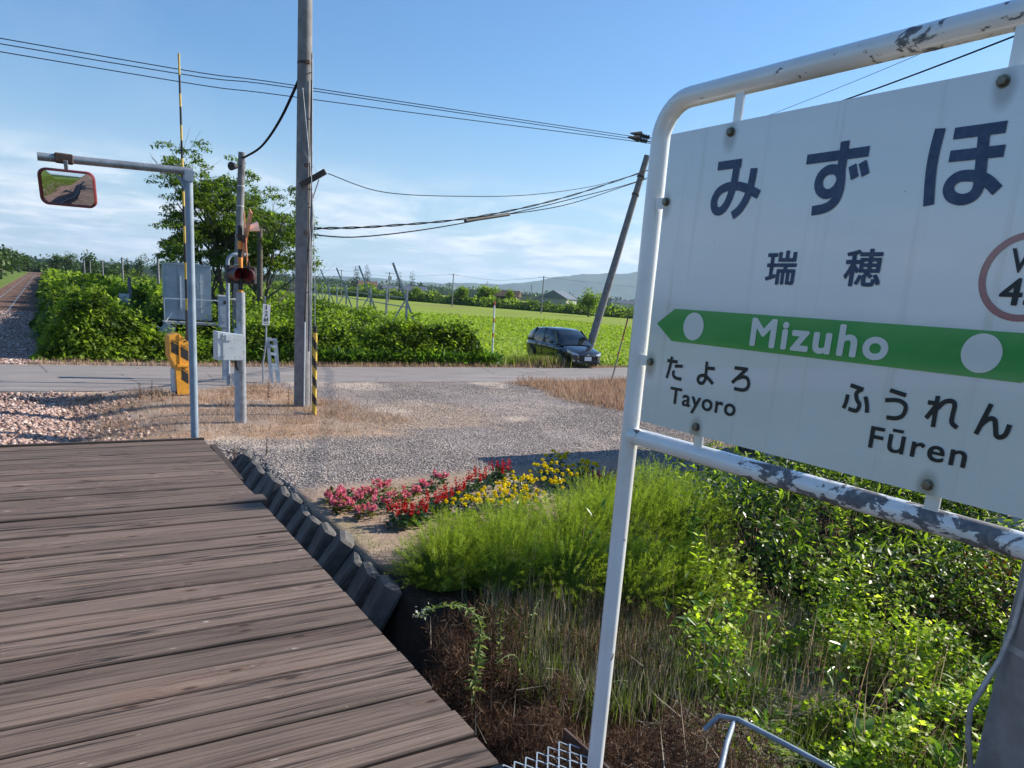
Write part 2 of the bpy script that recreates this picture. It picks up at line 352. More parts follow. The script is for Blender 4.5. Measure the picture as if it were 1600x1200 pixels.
class MB:
    """collects boxes, bars, tubes; builds ONE mesh"""
    def __init__(s): s.v = []; s.f = []; s.sm = []; s.mi = []
    def add(s, vs, fs, smooth=False, mi=0):
        k = len(s.v); s.v += [tuple(v) for v in vs]; s.f += [tuple(i+k for i in f) for f in fs]; s.sm += [smooth]*len(fs); s.mi += [mi]*len(fs); return s
    def box(s, c, sz, rot=None, mi=0, ch=0):
        x, y, zz = sz[0]/2, sz[1]/2, sz[2]/2
        if ch:
            vs = []; fs = []
            k = ch
            prof = [(-x+k, -y), (x-k, -y), (x, -y+k), (x, y-k), (x-k, y), (-x+k, y), (-x, y-k), (-x, -y+k)]
            lay = [(-zz, k), (-zz+k, 0), (zz-k, 0), (zz, k)]
            for (h, ins) in lay:
                for (px, py) in prof:
                    vs.append((px-math.copysign(min(ins, abs(px)), px), py-math.copysign(min(ins, abs(py)), py), h))
            for i in range(3):
                for j in range(8):
                    fs.append((i*8+j, i*8+(j+1) % 8, (i+1)*8+(j+1) % 8, (i+1)*8+j))
            fs.append(tuple(range(7, -1, -1))); fs.append(tuple(range(24, 32)))
        else:
            vs = [(-x, -y, -zz), (x, -y, -zz), (x, y, -zz), (-x, y, -zz), (-x, -y, zz), (x, -y, zz), (x, y, zz), (-x, y, zz)]
            fs = [(3, 2, 1, 0), (4, 5, 6, 7), (0, 1, 5, 4), (1, 2, 6, 5), (2, 3, 7, 6), (3, 0, 4, 7)]
        if rot is not None:
            mt = Euler(rot).to_matrix(); vs = [mt @ Vector(v) for v in vs]
        vs = [(v[0]+c[0], v[1]+c[1], v[2]+c[2]) for v in vs]
        return s.add(vs, fs, mi=mi)
    def bar(s, a, b, w, h=None, mi=0, roll=0):
        h = h or w; a = Vector(a); b = Vector(b); d = (b-a); L = d.length; q = d.to_track_quat('Z', 'Y').to_matrix() @ Matrix.Rotation(roll, 3, 'Z')
        x, y = w/2, h/2
        vs = [a + q @ Vector(p) for p in ((-x, -y, 0), (x, -y, 0), (x, y, 0), (-x, y, 0), (-x, -y, L), (x, -y, L), (x, y, L), (-x, y, L))]
        return s.add(vs, [(3, 2, 1, 0), (4, 5, 6, 7), (0, 1, 5, 4), (1, 2, 6, 5), (2, 3, 7, 6), (3, 0, 4, 7)], mi=mi)
    def tube(s, pts, r, n=12, cap=True, mi=0):
        pts = [Vector(p) for p in pts]; k = len(pts)
        rr = r if isinstance(r, (list, tuple)) else [r]*k
        vs = []; fs = []; ref = None
        for i, p in enumerate(pts):
            d = (pts[min(i+1, k-1)]-pts[max(i-1, 0)]).normalized()
            if ref is None: ref = d.orthogonal().normalized()
            else:
                ref = (ref - d*ref.dot(d)); ref = ref.normalized() if ref.length > 1e-6 else d.orthogonal().normalized()
            b = d.cross(ref)
            for j in range(n):
                a = 2*math.pi*j/n; vs.append(p + (ref*math.cos(a)+b*math.sin(a))*rr[i])
        for i in range(k-1):
            for j in range(n): fs.append((i*n+j, i*n+(j+1) % n, (i+1)*n+(j+1) % n, (i+1)*n+j))
        s.add(vs, fs, True, mi)
        if cap:
            k0 = len(s.v); s.v += [tuple(vs[j]) for j in range(n)] + [tuple(vs[(k-1)*n+j]) for j in range(n)]
            s.f += [tuple(k0+j for j in range(n-1, -1, -1)), tuple(k0+n+j for j in range(n))]; s.sm += [False, False]; s.mi += [mi, mi]
        return s
    def build(s, name, mat, parent=None, loc=None):
        o = mesh_obj(name, s.v, s.f, mat, parent, loc=loc)
        o.data.polygons.foreach_set('use_smooth', s.sm); o.data.polygons.foreach_set('material_index', s.mi)
        return o
def np_mesh(name, V, F, mat, parent=None, var=None, smooth=False, extra=None):
    """V (n,3) F (m,k) numpy -> fast mesh"""
    me = bpy.data.meshes.new(name); n = len(V); m_, k = F.shape
    me.vertices.add(n); me.vertices.foreach_set('co', np.ascontiguousarray(V, dtype=np.float32).ravel())
    me.loops.add(m_*k); me.loops.foreach_set('vertex_index', np.ascontiguousarray(F, dtype=np.int32).ravel())
    me.polygons.add(m_); me.polygons.foreach_set('loop_start', np.arange(0, m_*k, k, dtype=np.int32))
    me.polygons.foreach_set('loop_total', np.full(m_, k, dtype=np.int32))
    if smooth: me.polygons.foreach_set('use_smooth', np.ones(m_, dtype=bool))
    me.update(calc_edges=True)
    if var is not None:
        a = me.attributes.new('var', 'FLOAT', 'POINT'); a.data.foreach_set('value', np.ascontiguousarray(var, dtype=np.float32))
    if mat is not None: me.materials.append(mat)
    return link(bpy.data.objects.new(name, me), parent)
def rotmats(yaw, pitch, roll):
    cy, sy, cp, sp, cr, sr = np.cos(yaw), np.sin(yaw), np.cos(pitch), np.sin(pitch), np.cos(roll), np.sin(roll)
    Rz = np.zeros((len(yaw), 3, 3)); Rz[:, 0, 0] = cy; Rz[:, 0, 1] = -sy; Rz[:, 1, 0] = sy; Rz[:, 1, 1] = cy; Rz[:, 2, 2] = 1
    Rx = np.zeros_like(Rz); Rx[:, 0, 0] = 1; Rx[:, 1, 1] = cp; Rx[:, 1, 2] = -sp; Rx[:, 2, 1] = sp; Rx[:, 2, 2] = cp
    Ry = np.zeros_like(Rz); Ry[:, 0, 0] = cr; Ry[:, 0, 2] = sr; Ry[:, 1, 1] = 1; Ry[:, 2, 0] = -sr; Ry[:, 2, 2] = cr
    return Rz @ Rx @ Ry
LEAF_V = np.array([[0, 0, 0], [.34, .45, .07], [0, 1, -.10], [-.34, .45, .07]]); LEAF_F = np.array([[0, 1, 2], [0, 2, 3]])
LANCE_V = np.array([[0, 0, 0], [.13, .42, .04], [0, 1, -.14], [-.13, .42, .04]])
BLADE_V = np.array([[-.03, 0, 0], [.03, 0, 0], [0, 1, 0]]); BLADE_F = np.array([[0, 1, 2]])
OCT_V = np.array([[1, 0, 0], [-1, 0, 0], [0, 1, 0], [0, -1, 0], [0, 0, .7], [0, 0, -.7]], float)
OCT_F = np.array([[0, 2, 4], [2, 1, 4], [1, 3, 4], [3, 0, 4], [2, 0, 5], [1, 2, 5], [3, 1, 5], [0, 3, 5]])
CUB_V = np.array([[-1, -1, -.8], [1, -1, -.8], [1, 1, -.8], [-1, 1, -.8], [-.8, -.7, .8], [.7, -.9, .7], [.8, .8, .9], [-.9, .7, .7]], float)
CUB_F = np.array([[3, 2, 1], [3, 1, 0], [4, 5, 6], [4, 6, 7], [0, 1, 5], [0, 5, 4], [1, 2, 6], [1, 6, 5], [2, 3, 7], [2, 7, 6], [3, 0, 4], [3, 4, 7]])
def scatter_arrays(tv, tf, P, size, yaw, pitch, roll, var=None, jit=0):
    n = len(P); k = len(tv); Rm = rotmats(yaw, pitch, roll)
    T = np.repeat(tv[None], n, 0)
    if jit: T = T + NP.uniform(-jit, jit, T.shape)
    size = np.asarray(size, float)
    T = T*(size[:, None, None] if size.ndim == 1 else size[:, None, :])
    V = np.einsum('nij,nkj->nki', Rm, T) + P[:, None, :]
    F = (tf[None] + (np.arange(n)*k)[:, None, None]).reshape(-1, tf.shape[1])
    va = np.repeat(var if var is not None else NP.rand(n), k)
    return V.reshape(-1, 3), F, va
def leaves(name, P, size, mat, parent=None, tv=LEAF_V, tf=LEAF_F, up=.6, var=None, jit=0, pitch=None, yaw=None):
    n = len(P); yaw = NP.uniform(0, 6.283, n) if yaw is None else yaw; pitch = NP.uniform(-.9, 1.1, n)*(1-up*.3)+up*.35 if pitch is None else pitch; roll = NP.normal(0, .5, n)
    V, F, va = scatter_arrays(tv, tf, P, size, yaw, pitch, roll, var, jit)
    return np_mesh(name, V, F, mat, parent, va)
def join_np(parts):
    Vs = []; Fs = []; vs = []; k = 0
    for V, F, va in parts: Vs.append(V); Fs.append(F+k); vs.append(va); k += len(V)
    return np.concatenate(Vs), np.concatenate(Fs), np.concatenate(vs)
def sstep(x, a, b): t = np.clip((x-a)/(b-a), 0, 1); return t*t*(3-2*t)
_grids = {}
def vnoise(x, y, seed=0, sc=1.0, octv=3):
    """smooth value noise"""
    out = 0; amp = 1; tot = 0
    for o in range(octv):
        key = (seed, o)
        if key not in _grids: _grids[key] = np.random.RandomState(seed*17+o).rand(64, 64)
        gd = _grids[key]; xx = np.asarray(x)*sc*2**o; yy = np.asarray(y)*sc*2**o
        xi = np.floor(xx).astype(int); yi = np.floor(yy).astype(int); fx = xx-xi; fy = yy-yi; fx = fx*fx*(3-2*fx); fy = fy*fy*(3-2*fy)
        a = gd[xi % 64, yi % 64]; b = gd[(xi+1) % 64, yi % 64]; c = gd[xi % 64, (yi+1) % 64]; d = gd[(xi+1) % 64, (yi+1) % 64]
        out = out + amp*((a*(1-fx)+b*fx)*(1-fy)+(c*(1-fx)+d*fx)*fy); tot += amp; amp *= .5
    return out/tot

# ------------------------------------------------------------------ ground
def road_near(x): return 18.4 + 1.55*sstep(x, 2.2, 6.2) + .9*sstep(x, 12, 19)
def road_far(x): return 23.3 + .75*sstep(x, 3, 15) + .7*sstep(x, 16, 22)
def height(x, y):
    x = np.asarray(x, float); y = np.asarray(y, float)
    h = np.zeros_like(x+y)
    h = h - .10*sstep(x, 2.2, 0.5)*sstep(y, 18.6, 17.8)                       # low ballast side of the crossing
    dip = np.exp(-((x+.1)/1.0)**2)*sstep(y, 12.5, 14.5)*sstep(y, 18.4, 17.4); h = h - .26*dip
    wall = 2.46
    tr = sstep(x, wall+.06, wall-.04)*sstep(x, -1.0, -.6)*sstep(y, 11.9, 11.2)
    low = np.where(y < 5.2, -.72+.12*vnoise(x, y, 5, .9), -.86)
    bank = sstep(y, 6.3, 4.6)*sstep(x, 1.0, wall)                             # the yard falls to the weedy hollow
    right = -.50*bank*sstep(y, 6.3, 4.4)
    h = h*(1-tr) + low*tr
    h = np.where(x > wall-.04, h + right*(1-tr), h)
    h = h - .10*sstep(x, 13, 15)*sstep(y, 22, 19)*sstep(y, 8, 12)
    h = h - .18*sstep(y, 24.6, 26)*sstep(x, 1.0, 3.0)                        # the field is a little lower
    h = h + .02*(vnoise(x, y, 1, 1.7)-.5)*sstep(np.hypot(x, y), 60, 20)
    return h
def ground_cols(x, y):
    n = vnoise(x, y, 2, .55, 4); n2 = vnoise(x, y, 3, 2.2, 3); n3 = vnoise(x, y, 9, .25, 3)
    C = np.zeros(x.shape+(3,)); gr = np.zeros_like(x)
    def put(mask, col, gv):
        nonlocal gr
        mask = np.clip(mask, 0, 1)
        C[:] = C*(1-mask[..., None]) + np.array(col)*mask[..., None]; gr = gr*(1-mask)+gv*mask
    put(np.ones_like(x), (.21, .29, .04), 0)                                # field and verges
    ny = road_near(x)
    yard = sstep(y, 26, 24.8)*sstep(y, -6, -5)*sstep(x, 26, 24)
    put(yard, (.40, .355, .33), 1)                                            # grey gravel yard
    put(sstep(x, -.2, -.8)*sstep(x, -7.5, -6.8)*sstep(y, 24.2, 23.8), (.33, .235, .20), 1)
    # dry grass: left band from the crossing, tongue into the gravel, right verge
    dry = sstep(n*.8+n2*.2, .40, .48)
    d1 = sstep(x, -.2, .8)*sstep(y, 12.0, 12.7)*sstep(x+(n-.5)*3.0, 6.0, 4.9)*sstep(y, 21, 20)
    put(d1*.95, (.46, .325, .225), 0)
    d2 = sstep(x+(n-.5)*2, 9.2, 7.5)*sstep(y+(n2-.5), 12.6, 13.2)*sstep(y+(n-.5)*2, 16.4, 15.0)*sstep(x, 3.6, 4.5)
    put(d2*.75, (.46, .35, .26), .25)
    d3 = sstep(x+(n-.5)*1.4, 11.9, 12.6)*sstep(y+(n-.5)*2, 13.6, 14.6)*sstep(y, 21.5, 20.6)
    put(d3, (.48, .31, .19), 0)
    put(sstep(n3, .5, .68)*yard*.5*sstep(y, 12, 13), (.55, .48, .44), .6)
    rut = np.sin((x-y*.35)*1.45+1.2)*.5+.5; put(yard*sstep(rut, .80, .95)*sstep(y, 9.5, 11)*sstep(n2, .35, .5)*.6, (.38, .33, .30), .35)
    put(yard*sstep(n, .52, .66)*sstep(y, 9.5, 11)*.6, (.34, .32, .32), .8)
    put(yard*sstep(vnoise(x, y, 55, .8, 3), .58, .72)*sstep(y, 9.5, 11)*.65, (.62, .54, .46), .4)
    # flower bed soil
    bed = sstep(x, 2.3, 2.6)*sstep(x, 8.8, 8.2)*sstep(y+.10*(x-2.9)*-1, 9.15+.35, 8.75+.35)*sstep(y, 3.6, 4.4)
    put(bed, (.38, .29, .23), .12)
    put(bed*sstep(n2, .5, .7)*.4, (.15, .17, .07), 0)
    # hollow beside and below the deck
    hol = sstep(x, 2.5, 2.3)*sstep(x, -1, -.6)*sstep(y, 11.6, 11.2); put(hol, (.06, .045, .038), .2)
    hol2 = sstep(y+(x-2.6)*.25, 6.6, 6.1)*sstep(x, 1, 1.4)*sstep(x, 13, 12); put(hol2, (.045, .034, .026), .1); put(sstep(x, 5.6, 6.2)*sstep(y, 7.3, 6.9)*sstep(y, .5, 1)*sstep(x, 13, 12), (.04, .036, .022), .1)  # soil near black here: shade of wall and bushes put into the colour
    fld = sstep(y, 24.4, 24.9); dirt_edge = sstep(y, 24.0, 24.5)*sstep(y, 25.6, 24.7)
    put(fld, (.22, .30, .042), 0)
    put(dirt_edge*.8*sstep(x, -.4, .6), (.24, .17, .11), .2)
    put(sstep(y, 24.6, 25)*sstep(x, .3, -.2)*sstep(x, -3.9, -3.6), (.26, .17, .13), 1)
    rough = sstep(y, 24.8, 25.4)*sstep(x-12.5-(y-27)*.19, 1.8, .5)*sstep(x, -.2, .6); put(rough, (.04, .07, .018), 0)
    # field track and bare strip far out
    s = (y-120)*.0 + (x*.46+y*.66); put(sstep(np.abs(x*.557+y*.83-158.0), 1.6, .5)*sstep(x, 22, 40), (.25, .19, .12), 0)
    put(sstep(x, -3.7, -3.9)*sstep(y, 24.6, 25.0), (.13, .20, .04), 0)
    put(sstep(x, -7.4, -8.2)*sstep(y, 18.0, 17.5), (.09, .15, .03), 0)
    C *= (1+.28*(n2-.5)+.22*(n-.5))[..., None]
    return C, gr
def lines():
    xs = list(np.arange(-8, 15.01, .12)) + list(np.arange(15.5, 60, 1.0)) + list(np.geomspace(61, 9000, 34))
    xs = list(-np.geomspace(9, 9000, 34))[::-1] + xs
    ys = list(-np.geomspace(3.2, 9000, 34))[::-1] + list(np.arange(-3, 27.01, .12)) + list(np.arange(27.5, 90, 1.25)) + list(np.geomspace(92, 9000, 42))
    return np.array(xs), np.array(ys)
xs, ys = lines(); X, Y = np.meshgrid(xs, ys)
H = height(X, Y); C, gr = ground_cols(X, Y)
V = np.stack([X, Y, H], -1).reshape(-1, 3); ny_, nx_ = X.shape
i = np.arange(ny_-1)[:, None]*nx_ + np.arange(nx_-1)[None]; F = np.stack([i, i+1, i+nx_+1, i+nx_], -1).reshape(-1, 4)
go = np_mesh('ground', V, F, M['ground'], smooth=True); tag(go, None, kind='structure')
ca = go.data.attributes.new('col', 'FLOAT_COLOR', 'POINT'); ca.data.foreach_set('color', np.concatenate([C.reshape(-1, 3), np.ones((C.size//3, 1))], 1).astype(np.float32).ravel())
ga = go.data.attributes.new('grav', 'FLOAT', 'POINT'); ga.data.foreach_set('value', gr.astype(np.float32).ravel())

# road
rx = np.concatenate([np.arange(-60, -8, 4.), np.arange(-8, 26, .25), np.arange(26, 200, 6.)])
jn = .10*(vnoise(rx, rx*0, 21, 2.1)-.5); jf = .14*(vnoise(rx, rx*0+3, 22, 1.9)-.5)
ya = road_near(rx)+jn; yb = road_far(rx)+jf
V = []; F = []
for k, x in enumerate(rx):
    V += [(x, ya[k], -.30), (x, ya[k]+.01, .004), (x, (ya[k]+yb[k])/2, .055), (x, yb[k]-.02, .012), (x, yb[k], -.2)]
    if k:
        a = (k-1)*5; b = k*5
        for j in range(4): F.append((a+j, b+j, b+j+1, a+j+1))
ro = mesh_obj('road', V, F, M['asphalt'], smooth=False); tag(ro, None, kind='structure')

# hills in the distance (real distance and height)
def m_hill():
    m, nt, b = newmat('far_hill_forest'); g = G_(nt); p = g.pos()
    n = g.noise(g.map(p, (.004, .004, .01)), 1, 7, .6); c = g.mix(g.mr(n, .35, .65), (.03, .055, .04), (.07, .11, .055))
    g.put(b.inputs['Base Color'], c); b.inputs['Roughness'].default_value = 1; b.inputs['Specular IOR Level'].default_value = 0; return m
M['hill'] = m_hill()
def ridge(name, pts, depth):
    """pts: (x,y,h) of the skyline; slopes run 1.5 km each way"""
    n = 90; P = np.array(pts, float); t = np.linspace(0, len(P)-1, n); px = np.interp(t, range(len(P)), P[:, 0]); py = np.interp(t, range(len(P)), P[:, 1]); ph = np.interp(t, range(len(P)), P[:, 2])
    ph = ph + (vnoise(t*3, t*0, 31, 1.0, 4)-.5)*ph.mean()*.16
    V = []; F = []
    d = np.stack([px, py], 1); d = d/np.linalg.norm(d, axis=1)[:, None]
    prof = [(-1.0, -.02), (-.7, .22), (-.4, .55), (-.15, .88), (0, 1.0), (.3, .8), (1, -.02)]
    for a in range(n):
        for (k, hh) in prof:
            q = (px[a]+d[a, 0]*k*depth, py[a]+d[a, 1]*k*depth)
            nn = (float(vnoise(np.array(q[0]*.004), np.array(q[1]*.004), 33, 1, 3))-.5)*.35*(1-abs(hh*2-1)) if 0 < hh < 1 else 0
            V.append((q[0], q[1], ph[a]*(hh+nn)-3))
    m_ = len(prof)
    for a in range(n-1):
        for b in range(m_-1): F.append((a*m_+b, (a+1)*m_+b, (a+1)*m_+b+1, a*m_+b+1))
    return tag(mesh_obj(name, V, F, M['hill'], smooth=True), None, kind='structure')
ridge('hills', [(300, 7400, 60), (1500, 7300, 70), (2108, 7153, 84), (2669, 6798, 92), (3001, 6588, 88), (3251, 6430, 96), (3537, 6250, 112), (3802, 6082, 138), (4052, 5924, 215), (4251, 5798, 252), (4506, 5637, 285), (4715, 5505, 315), (5100, 5200, 360), (5700, 4600, 400), (6300, 3700, 380)], 900)
ridge('hills', [(-9000, 1200, 160), (-8800, -1500, 220), (-8300, -3600, 200), (-6500, -6000, 260), (-3000, -8000, 180), (500, -8700, 140)], 900)

# ------------------------------------------------------------------ railway
def rail(x):
    y0, y1 = -60, 520
    prof = [(-.065, 0), (.065, 0), (.065, .012), (.012, .03), (.012, .105), (.034, .115), (.034, .145), (-.034, .145), (-.034, .115), (-.012, .105), (-.012, .03), (-.065, .012)]
    V = []; F = []; n = len(prof)
    ys_ = [y0, 18.3, 23.4, 60, 150, y1]
    for yy in ys_:
        for (a, b) in prof: V.append((x+a, yy, b-.13))
    for k in range(len(ys_)-1):
        for j in range(n): F.append((k*n+j, k*n+(j+1) % n, (k+1)*n+(j+1) % n, (k+1)*n+j))
    o = mesh_obj('rail', V, F, [M['rusty'], M['rail_head']])
    o.data.polygons.foreach_set('material_index', [1 if (p.index % n) == 6 else 0 for p in o.data.polygons])
    return o
TC = -2.29
for sgn, side in ((-.5335, 'left rail of the railway line, beyond the other from the platform'), (.5335, 'right rail of the railway line, nearest the platform')):
    tag(rail(TC+sgn), side, 'rail', 'rails of the single track')
sl_me = MB().box((0, 0, 0), (2.1, .2, .14), ch=.012).build('sleeper', M['wood_dark']); tag(sl_me, 'dark timber sleeper half sunk in ballast under the rails', 'sleeper', 'sleepers under the track')
sl_me.location = (TC, -29.7, -.20)
for k in range(1, 290):
    yy = -29.7+.62*k
    if 18.2 < yy < 23.6: continue
    c = sl_me.copy(); link(c); c.location = (TC, yy, (-.20 if yy < 20 else -.125)+rnd.uniform(-.008, .008)); c.rotation_euler = (0, 0, rnd.uniform(-.01, .01))
bx = np.array([(TC-2.6, -.42), (TC-1.6, -.16), (TC+1.6, -.16), (TC+2.4, -.26), (TC+3.2, -.42)])
V = []; F = []
for k, yy in enumerate((-60, 17.9, 18.35)):
    for (a, b) in bx: V.append((a, yy, b))
bx2 = np.array([(TC-1.5, -.36), (TC-1.1, -.16), (TC+1.1, -.16), (TC+1.6, -.26), (TC+2.2, -.30)])
for k, yy in enumerate((23.5, 24, 520)):
    for (a, b) in bx2: V.append((a, yy, b+.08))
for s_ in (0, 15):
    for k in range(2):
        for j in range(4): F.append((s_+k*5+j, s_+k*5+j+1, s_+(k+1)*5+j+1, s_+(k+1)*5+j))
def m_bed():
    m, nt, b = newmat('track_bed'); g = G_(nt); p = g.pos()
    st = g.vor(p, 16); sc = g.node('ShaderNodeSeparateColor'); g.l.new(g.vor(p, 16, out='Color'), sc.inputs[0])
    c = g.mix(sc.outputs[0], (.17, .10, .075), (.44, .30, .235)); c = g.mix(g.mr(st, .3, .6), c, (.09, .06, .05))
    c = g.mix(g.mr(g.noise(p, .7, 4), .4, .7, 0, .4), c, (.32, .25, .21))
    g.put(b.inputs['Base Color'], c); b.inputs['Roughness'].default_value = .95; g.put(b.inputs['Normal'], g.bump(st, -.8, .05)); return m
M['bed'] = m_bed()
tag(mesh_obj('track_bed', V, F, M['bed']), None, kind='structure')

# loose stones
def stones(name, n, fx, mat, smin, smax, tv, tf, zoff=0, label=None):
    P = fx(n); n = len(P); s_ = NP.uniform(smin, smax, n)
    sz = np.stack([s_, s_*NP.uniform(.6, 1, n), s_*NP.uniform(.5, .8, n)], 1)
    V, F, va = scatter_arrays(tv, tf, P, sz, NP.uniform(0, 6.28, n), NP.normal(0, .4, n), NP.normal(0, .4, n), None, .22)
    return tag(np_mesh(name, V, F, mat, None, va), label, kind='stuff')
def f_ballast(n):
    x = NP.uniform(-3.4, 2.2, n); y = NP.uniform(8.2, 18.3, n); keep = (x < .1+NP.normal(0, .75, n)) ; x, y = x[keep], y[keep]
    zz = height(x, y); zz = np.maximum(zz, np.interp(x, bx[:, 0], bx[:, 1]))
    return np.stack([x, y, zz+.008], 1)
stones('ballast_stones', 20000, f_ballast, M['ballast'], .020, .048, CUB_V, CUB_F)
def f_ballast2(n):
    x = NP.uniform(TC-1.4, .1, n); y = 23.6+NP.uniform(0, 1, n)**1.6*26
    zz = np.maximum(height(x, y), np.interp(x, bx[:, 0], bx[:, 1])+.08)
    return np.stack([x, y, zz+.004], 1)
stones('ballast_stones', 16000, f_ballast2, M['ballast'], .02, .05, CUB_V, CUB_F)
def f_ballast3(n):
    x = NP.uniform(TC-1.4, -.3, n); y = 40+NP.uniform(0, 1, n)**1.4*120
    x = x*1.0; keep = np.abs(np.abs(x-TC)-.53) > .06; x, y = x[keep], y[keep]
    return np.stack([x, y, np.interp(x, bx[:, 0], bx[:, 1])+.08], 1)
stones('ballast_stones', 16000, f_ballast3, M['ballast'], .035, .075, OCT_V, OCT_F)
def f_gravel(n):
    x = NP.uniform(1.5, 12.5, n); y = 8.9+NP.uniform(0, 1, n)**1.35*10.5
    keep = (y > 11.3) | (x > 2.5); keep &= ~((x > 2.6) & (x < 8.4) & (y < 9.15+.10*(x-2.9)+.28)); keep &= NP.rand(n) < np.clip(1.5-1.6*sstep(vnoise(x, y, 2, .55, 4), .42, .62), .25, 1)*np.where(y > 13, .85, 1.0)
    d1 = (x < 5.2) & (y > 12.6); keep &= ~(d1 & (NP.rand(n) < .85)); x, y = x[keep], y[keep]
    return np.stack([x, y, height(x, y)+.004], 1)
stones('gravel_stones', 62000, f_gravel, M['gravel'], .008, .020, OCT_V, OCT_F)

# ------------------------------------------------------------------ boardwalk platform of planks
deck = thing('platform_deck', 'weathered brown timber platform deck of long planks running to the end by the mirror pole', 'platform', (0, 0, 0))
DX0, DX1, DT = -.84, 1.317, .95
def plank_mesh(seed, x1=DX1):
    r_ = random.Random(seed); w = .1750/2; th = .045; ns = 7
    V = []; F = []
    cuts = [(-w, -th), (-w, -.007), (-w+.006, 0), (w-.006, 0), (w, -.007), (w, -th)]
    crown = r_.uniform(-.002, .002)
    for k in range(ns+1):
        t = k/ns; x = DX0+(x1-DX0)*t; wz = r_.uniform(-.002, .002); wy = r_.uniform(-.0018, .0018)
        for j, (a, b) in enumerate(cuts): V.append((x, a+wy, b+wz+(crown if j in (2, 3) else 0)))
    n = 6
    for k in range(ns):
        for j in range(n-1): F.append((k*n+j, (k+1)*n+j, (k+1)*n+j+1, k*n+j+1))
    F.append(tuple(range(n-1, -1, -1))); F.append(tuple(ns*n+j for j in range(n)))
    me = bpy.data.meshes.new('plank'); me.from_pydata(V, [], [f[::-1] for f in F]); me.materials.append(M['wood']); return me
pm = [plank_mesh(s_) for s_ in range(7)]; pm_long = plank_mesh(50, DX1+.055)
yy = 8.09-.095; k = 0
while yy > -9:
    long_ = abs(yy-5.75) < .095
    o = link(bpy.data.objects.new('plank', pm_long if long_ else pm[k % 7]), deck)
    zz = DT + rnd.uniform(-.003, .003) + (.012 if long_ else 0) - (.006 if yy > 5.85 else 0)
    o.location = (rnd.uniform(-.004, .004), yy, zz); o.rotation_euler = (rnd.uniform(-.006, .006), 0, rnd.uniform(-.0012, .0012))
    if long_: o['label'] = 'pale bleached plank sticking out past the deck edge'
    yy -= .1897; k += 1
for (x, nm) in ((-.6, 'joist'), (.2, 'joist'), (1.16, 'joist')):
    MB().box((x, -.5, DT-.045-.075), (.09, 17.1, .14)).build(nm, M['wood_dark'], deck)
MB().box((.24, 8.112, DT-.07), (2.17, .04, .16)).build('end_board', M['wood'], deck)
MB().box((1.37, 7.25, DT-.055), (.06, 1.5, .03), rot=(0, 0, -.03)).build('edge_board', M['wood'], deck)
for yy in np.arange(7.9, -9, -1.8):
    for x in (-.6, 1.16): MB().box((x, yy, .05), (.12, .12, 1.62)).build('support_post', M['wood_dark'], deck)

# ------------------------------------------------------------------ toothed block retaining wall
wall = thing('retaining_wall', 'low dark wall of tilted concrete blocks along the trench beside the deck', 'retaining wall')
blk = MB().box((0, 0, 0), (.17, .475, .56), ch=.035).build('block', [M['conc_blk']], wall)
first = True
for row in range(2):
    yy = 11.50-row*.20
    while yy > 5.75:
        o = blk if first else link(blk.copy(), wall); first = False
        o.location = (2.41-row*.26+rnd.uniform(-.03, .02), yy, -.215-row*.40+rnd.uniform(-.03, .015)); o.rotation_euler = (rnd.uniform(-.09, .09)-.06, R(31)+rnd.uniform(-.09, .09), R(-13)+rnd.uniform(-.14, .14))
        o.scale = (rnd.uniform(.8, 1.1), rnd.uniform(.80, .96), rnd.uniform(.84, 1.03)); yy -= .43
for (x, yy, zz, rz, s_, lb) in ((1.75, 9.7, -.72, .5, .8, 'broken grey block lying in the trench, far end by the platform edge'), (1.95, 7.1, -.68, 1.1, 1.0, 'pale broken slab standing in the trench halfway along the wall'), (2.15, 5.6, -.62, .2, .75, 'pale chunk of concrete in the trench where the block wall ends')):
    o = MB().box((0, 0, 0), (.34*s_, .10, .26*s_), ch=.02).build('rubble_block', M['conc'], None, (x, yy, zz)); o.rotation_euler = (.5, .35, rz); tag(o, lb, 'broken block')


# ------------------------------------------------------------------ station name board
sign = thing('station_name_board', 'station name board lettered in Japanese and Mizuho, hung in a peeling white pipe frame', 'station sign', (1.6818, 1.8708, 2.2254), math.atan2(-.99987, .016))
PY = .030; PR = .0303
UL, UR, VT, VL = -.080, 1.300, 1.008, -.064
def arc(cx, cz, r, a0, a1, n=8): return [(cx+r*math.cos(R(a0+(a1-a0)*i/n)), PY, cz+r*math.sin(R(a0+(a1-a0)*i/n))) for i in range(n+1)]
MB().tube([(UL-.004, PY, -3.0), (UL, PY, VL)] + [(UL, PY, v) for v in (.3, .6)] + arc(UL+.115, VT-.115, .115, 180, 90)[:5], PR, 24).build('post', M['pipe_post'], sign)
MB().tube(arc(UL+.115, VT-.115, .115, 180, 90)[4:] + [(u, PY, VT) for u in (.3, .6, .9)] + arc(UR-.115, VT-.115, .115, 90, 0)[:5], PR, 24).build('top_rail', M['pipe_top'], sign)
MB().tube(arc(UR-.115, VT-.115, .115, 90, 0)[4:] + [(UR, PY, v) for v in (.6, .3, VL)] + [(UR+.004, PY, -3.0)], PR, 24).build('post', M['pipe_post'], sign)
MB().tube([(UL+.008, PY, VL), (.3, PY, VL), (.7, PY, VL), (UR-.008, PY, VL)], PR*.98, 24).build('lower_rail', M['pipe_low'], sign)
bd = MB().box((.61, 0, .45), (1.22, .004, .90))
bd.box((.61, .010, .8965), (1.214, .016, .004)).box((.61, .010, .0035), (1.214, .016, .004)).box((.0035, .010, .45), (.004, .016, .888)).box((1.2165, .010, .45), (.004, .016, .888))
bd.build('board', M['board'], sign)
for u in (.245, .975):
    MB().box((u, .018, VT-.068), (.030, .006, .13)).build('bracket', M['tab'], sign)
    MB().box((u+.005, .018, -.022), (.034, .006, .075)).build('bracket', M['tab'], sign)
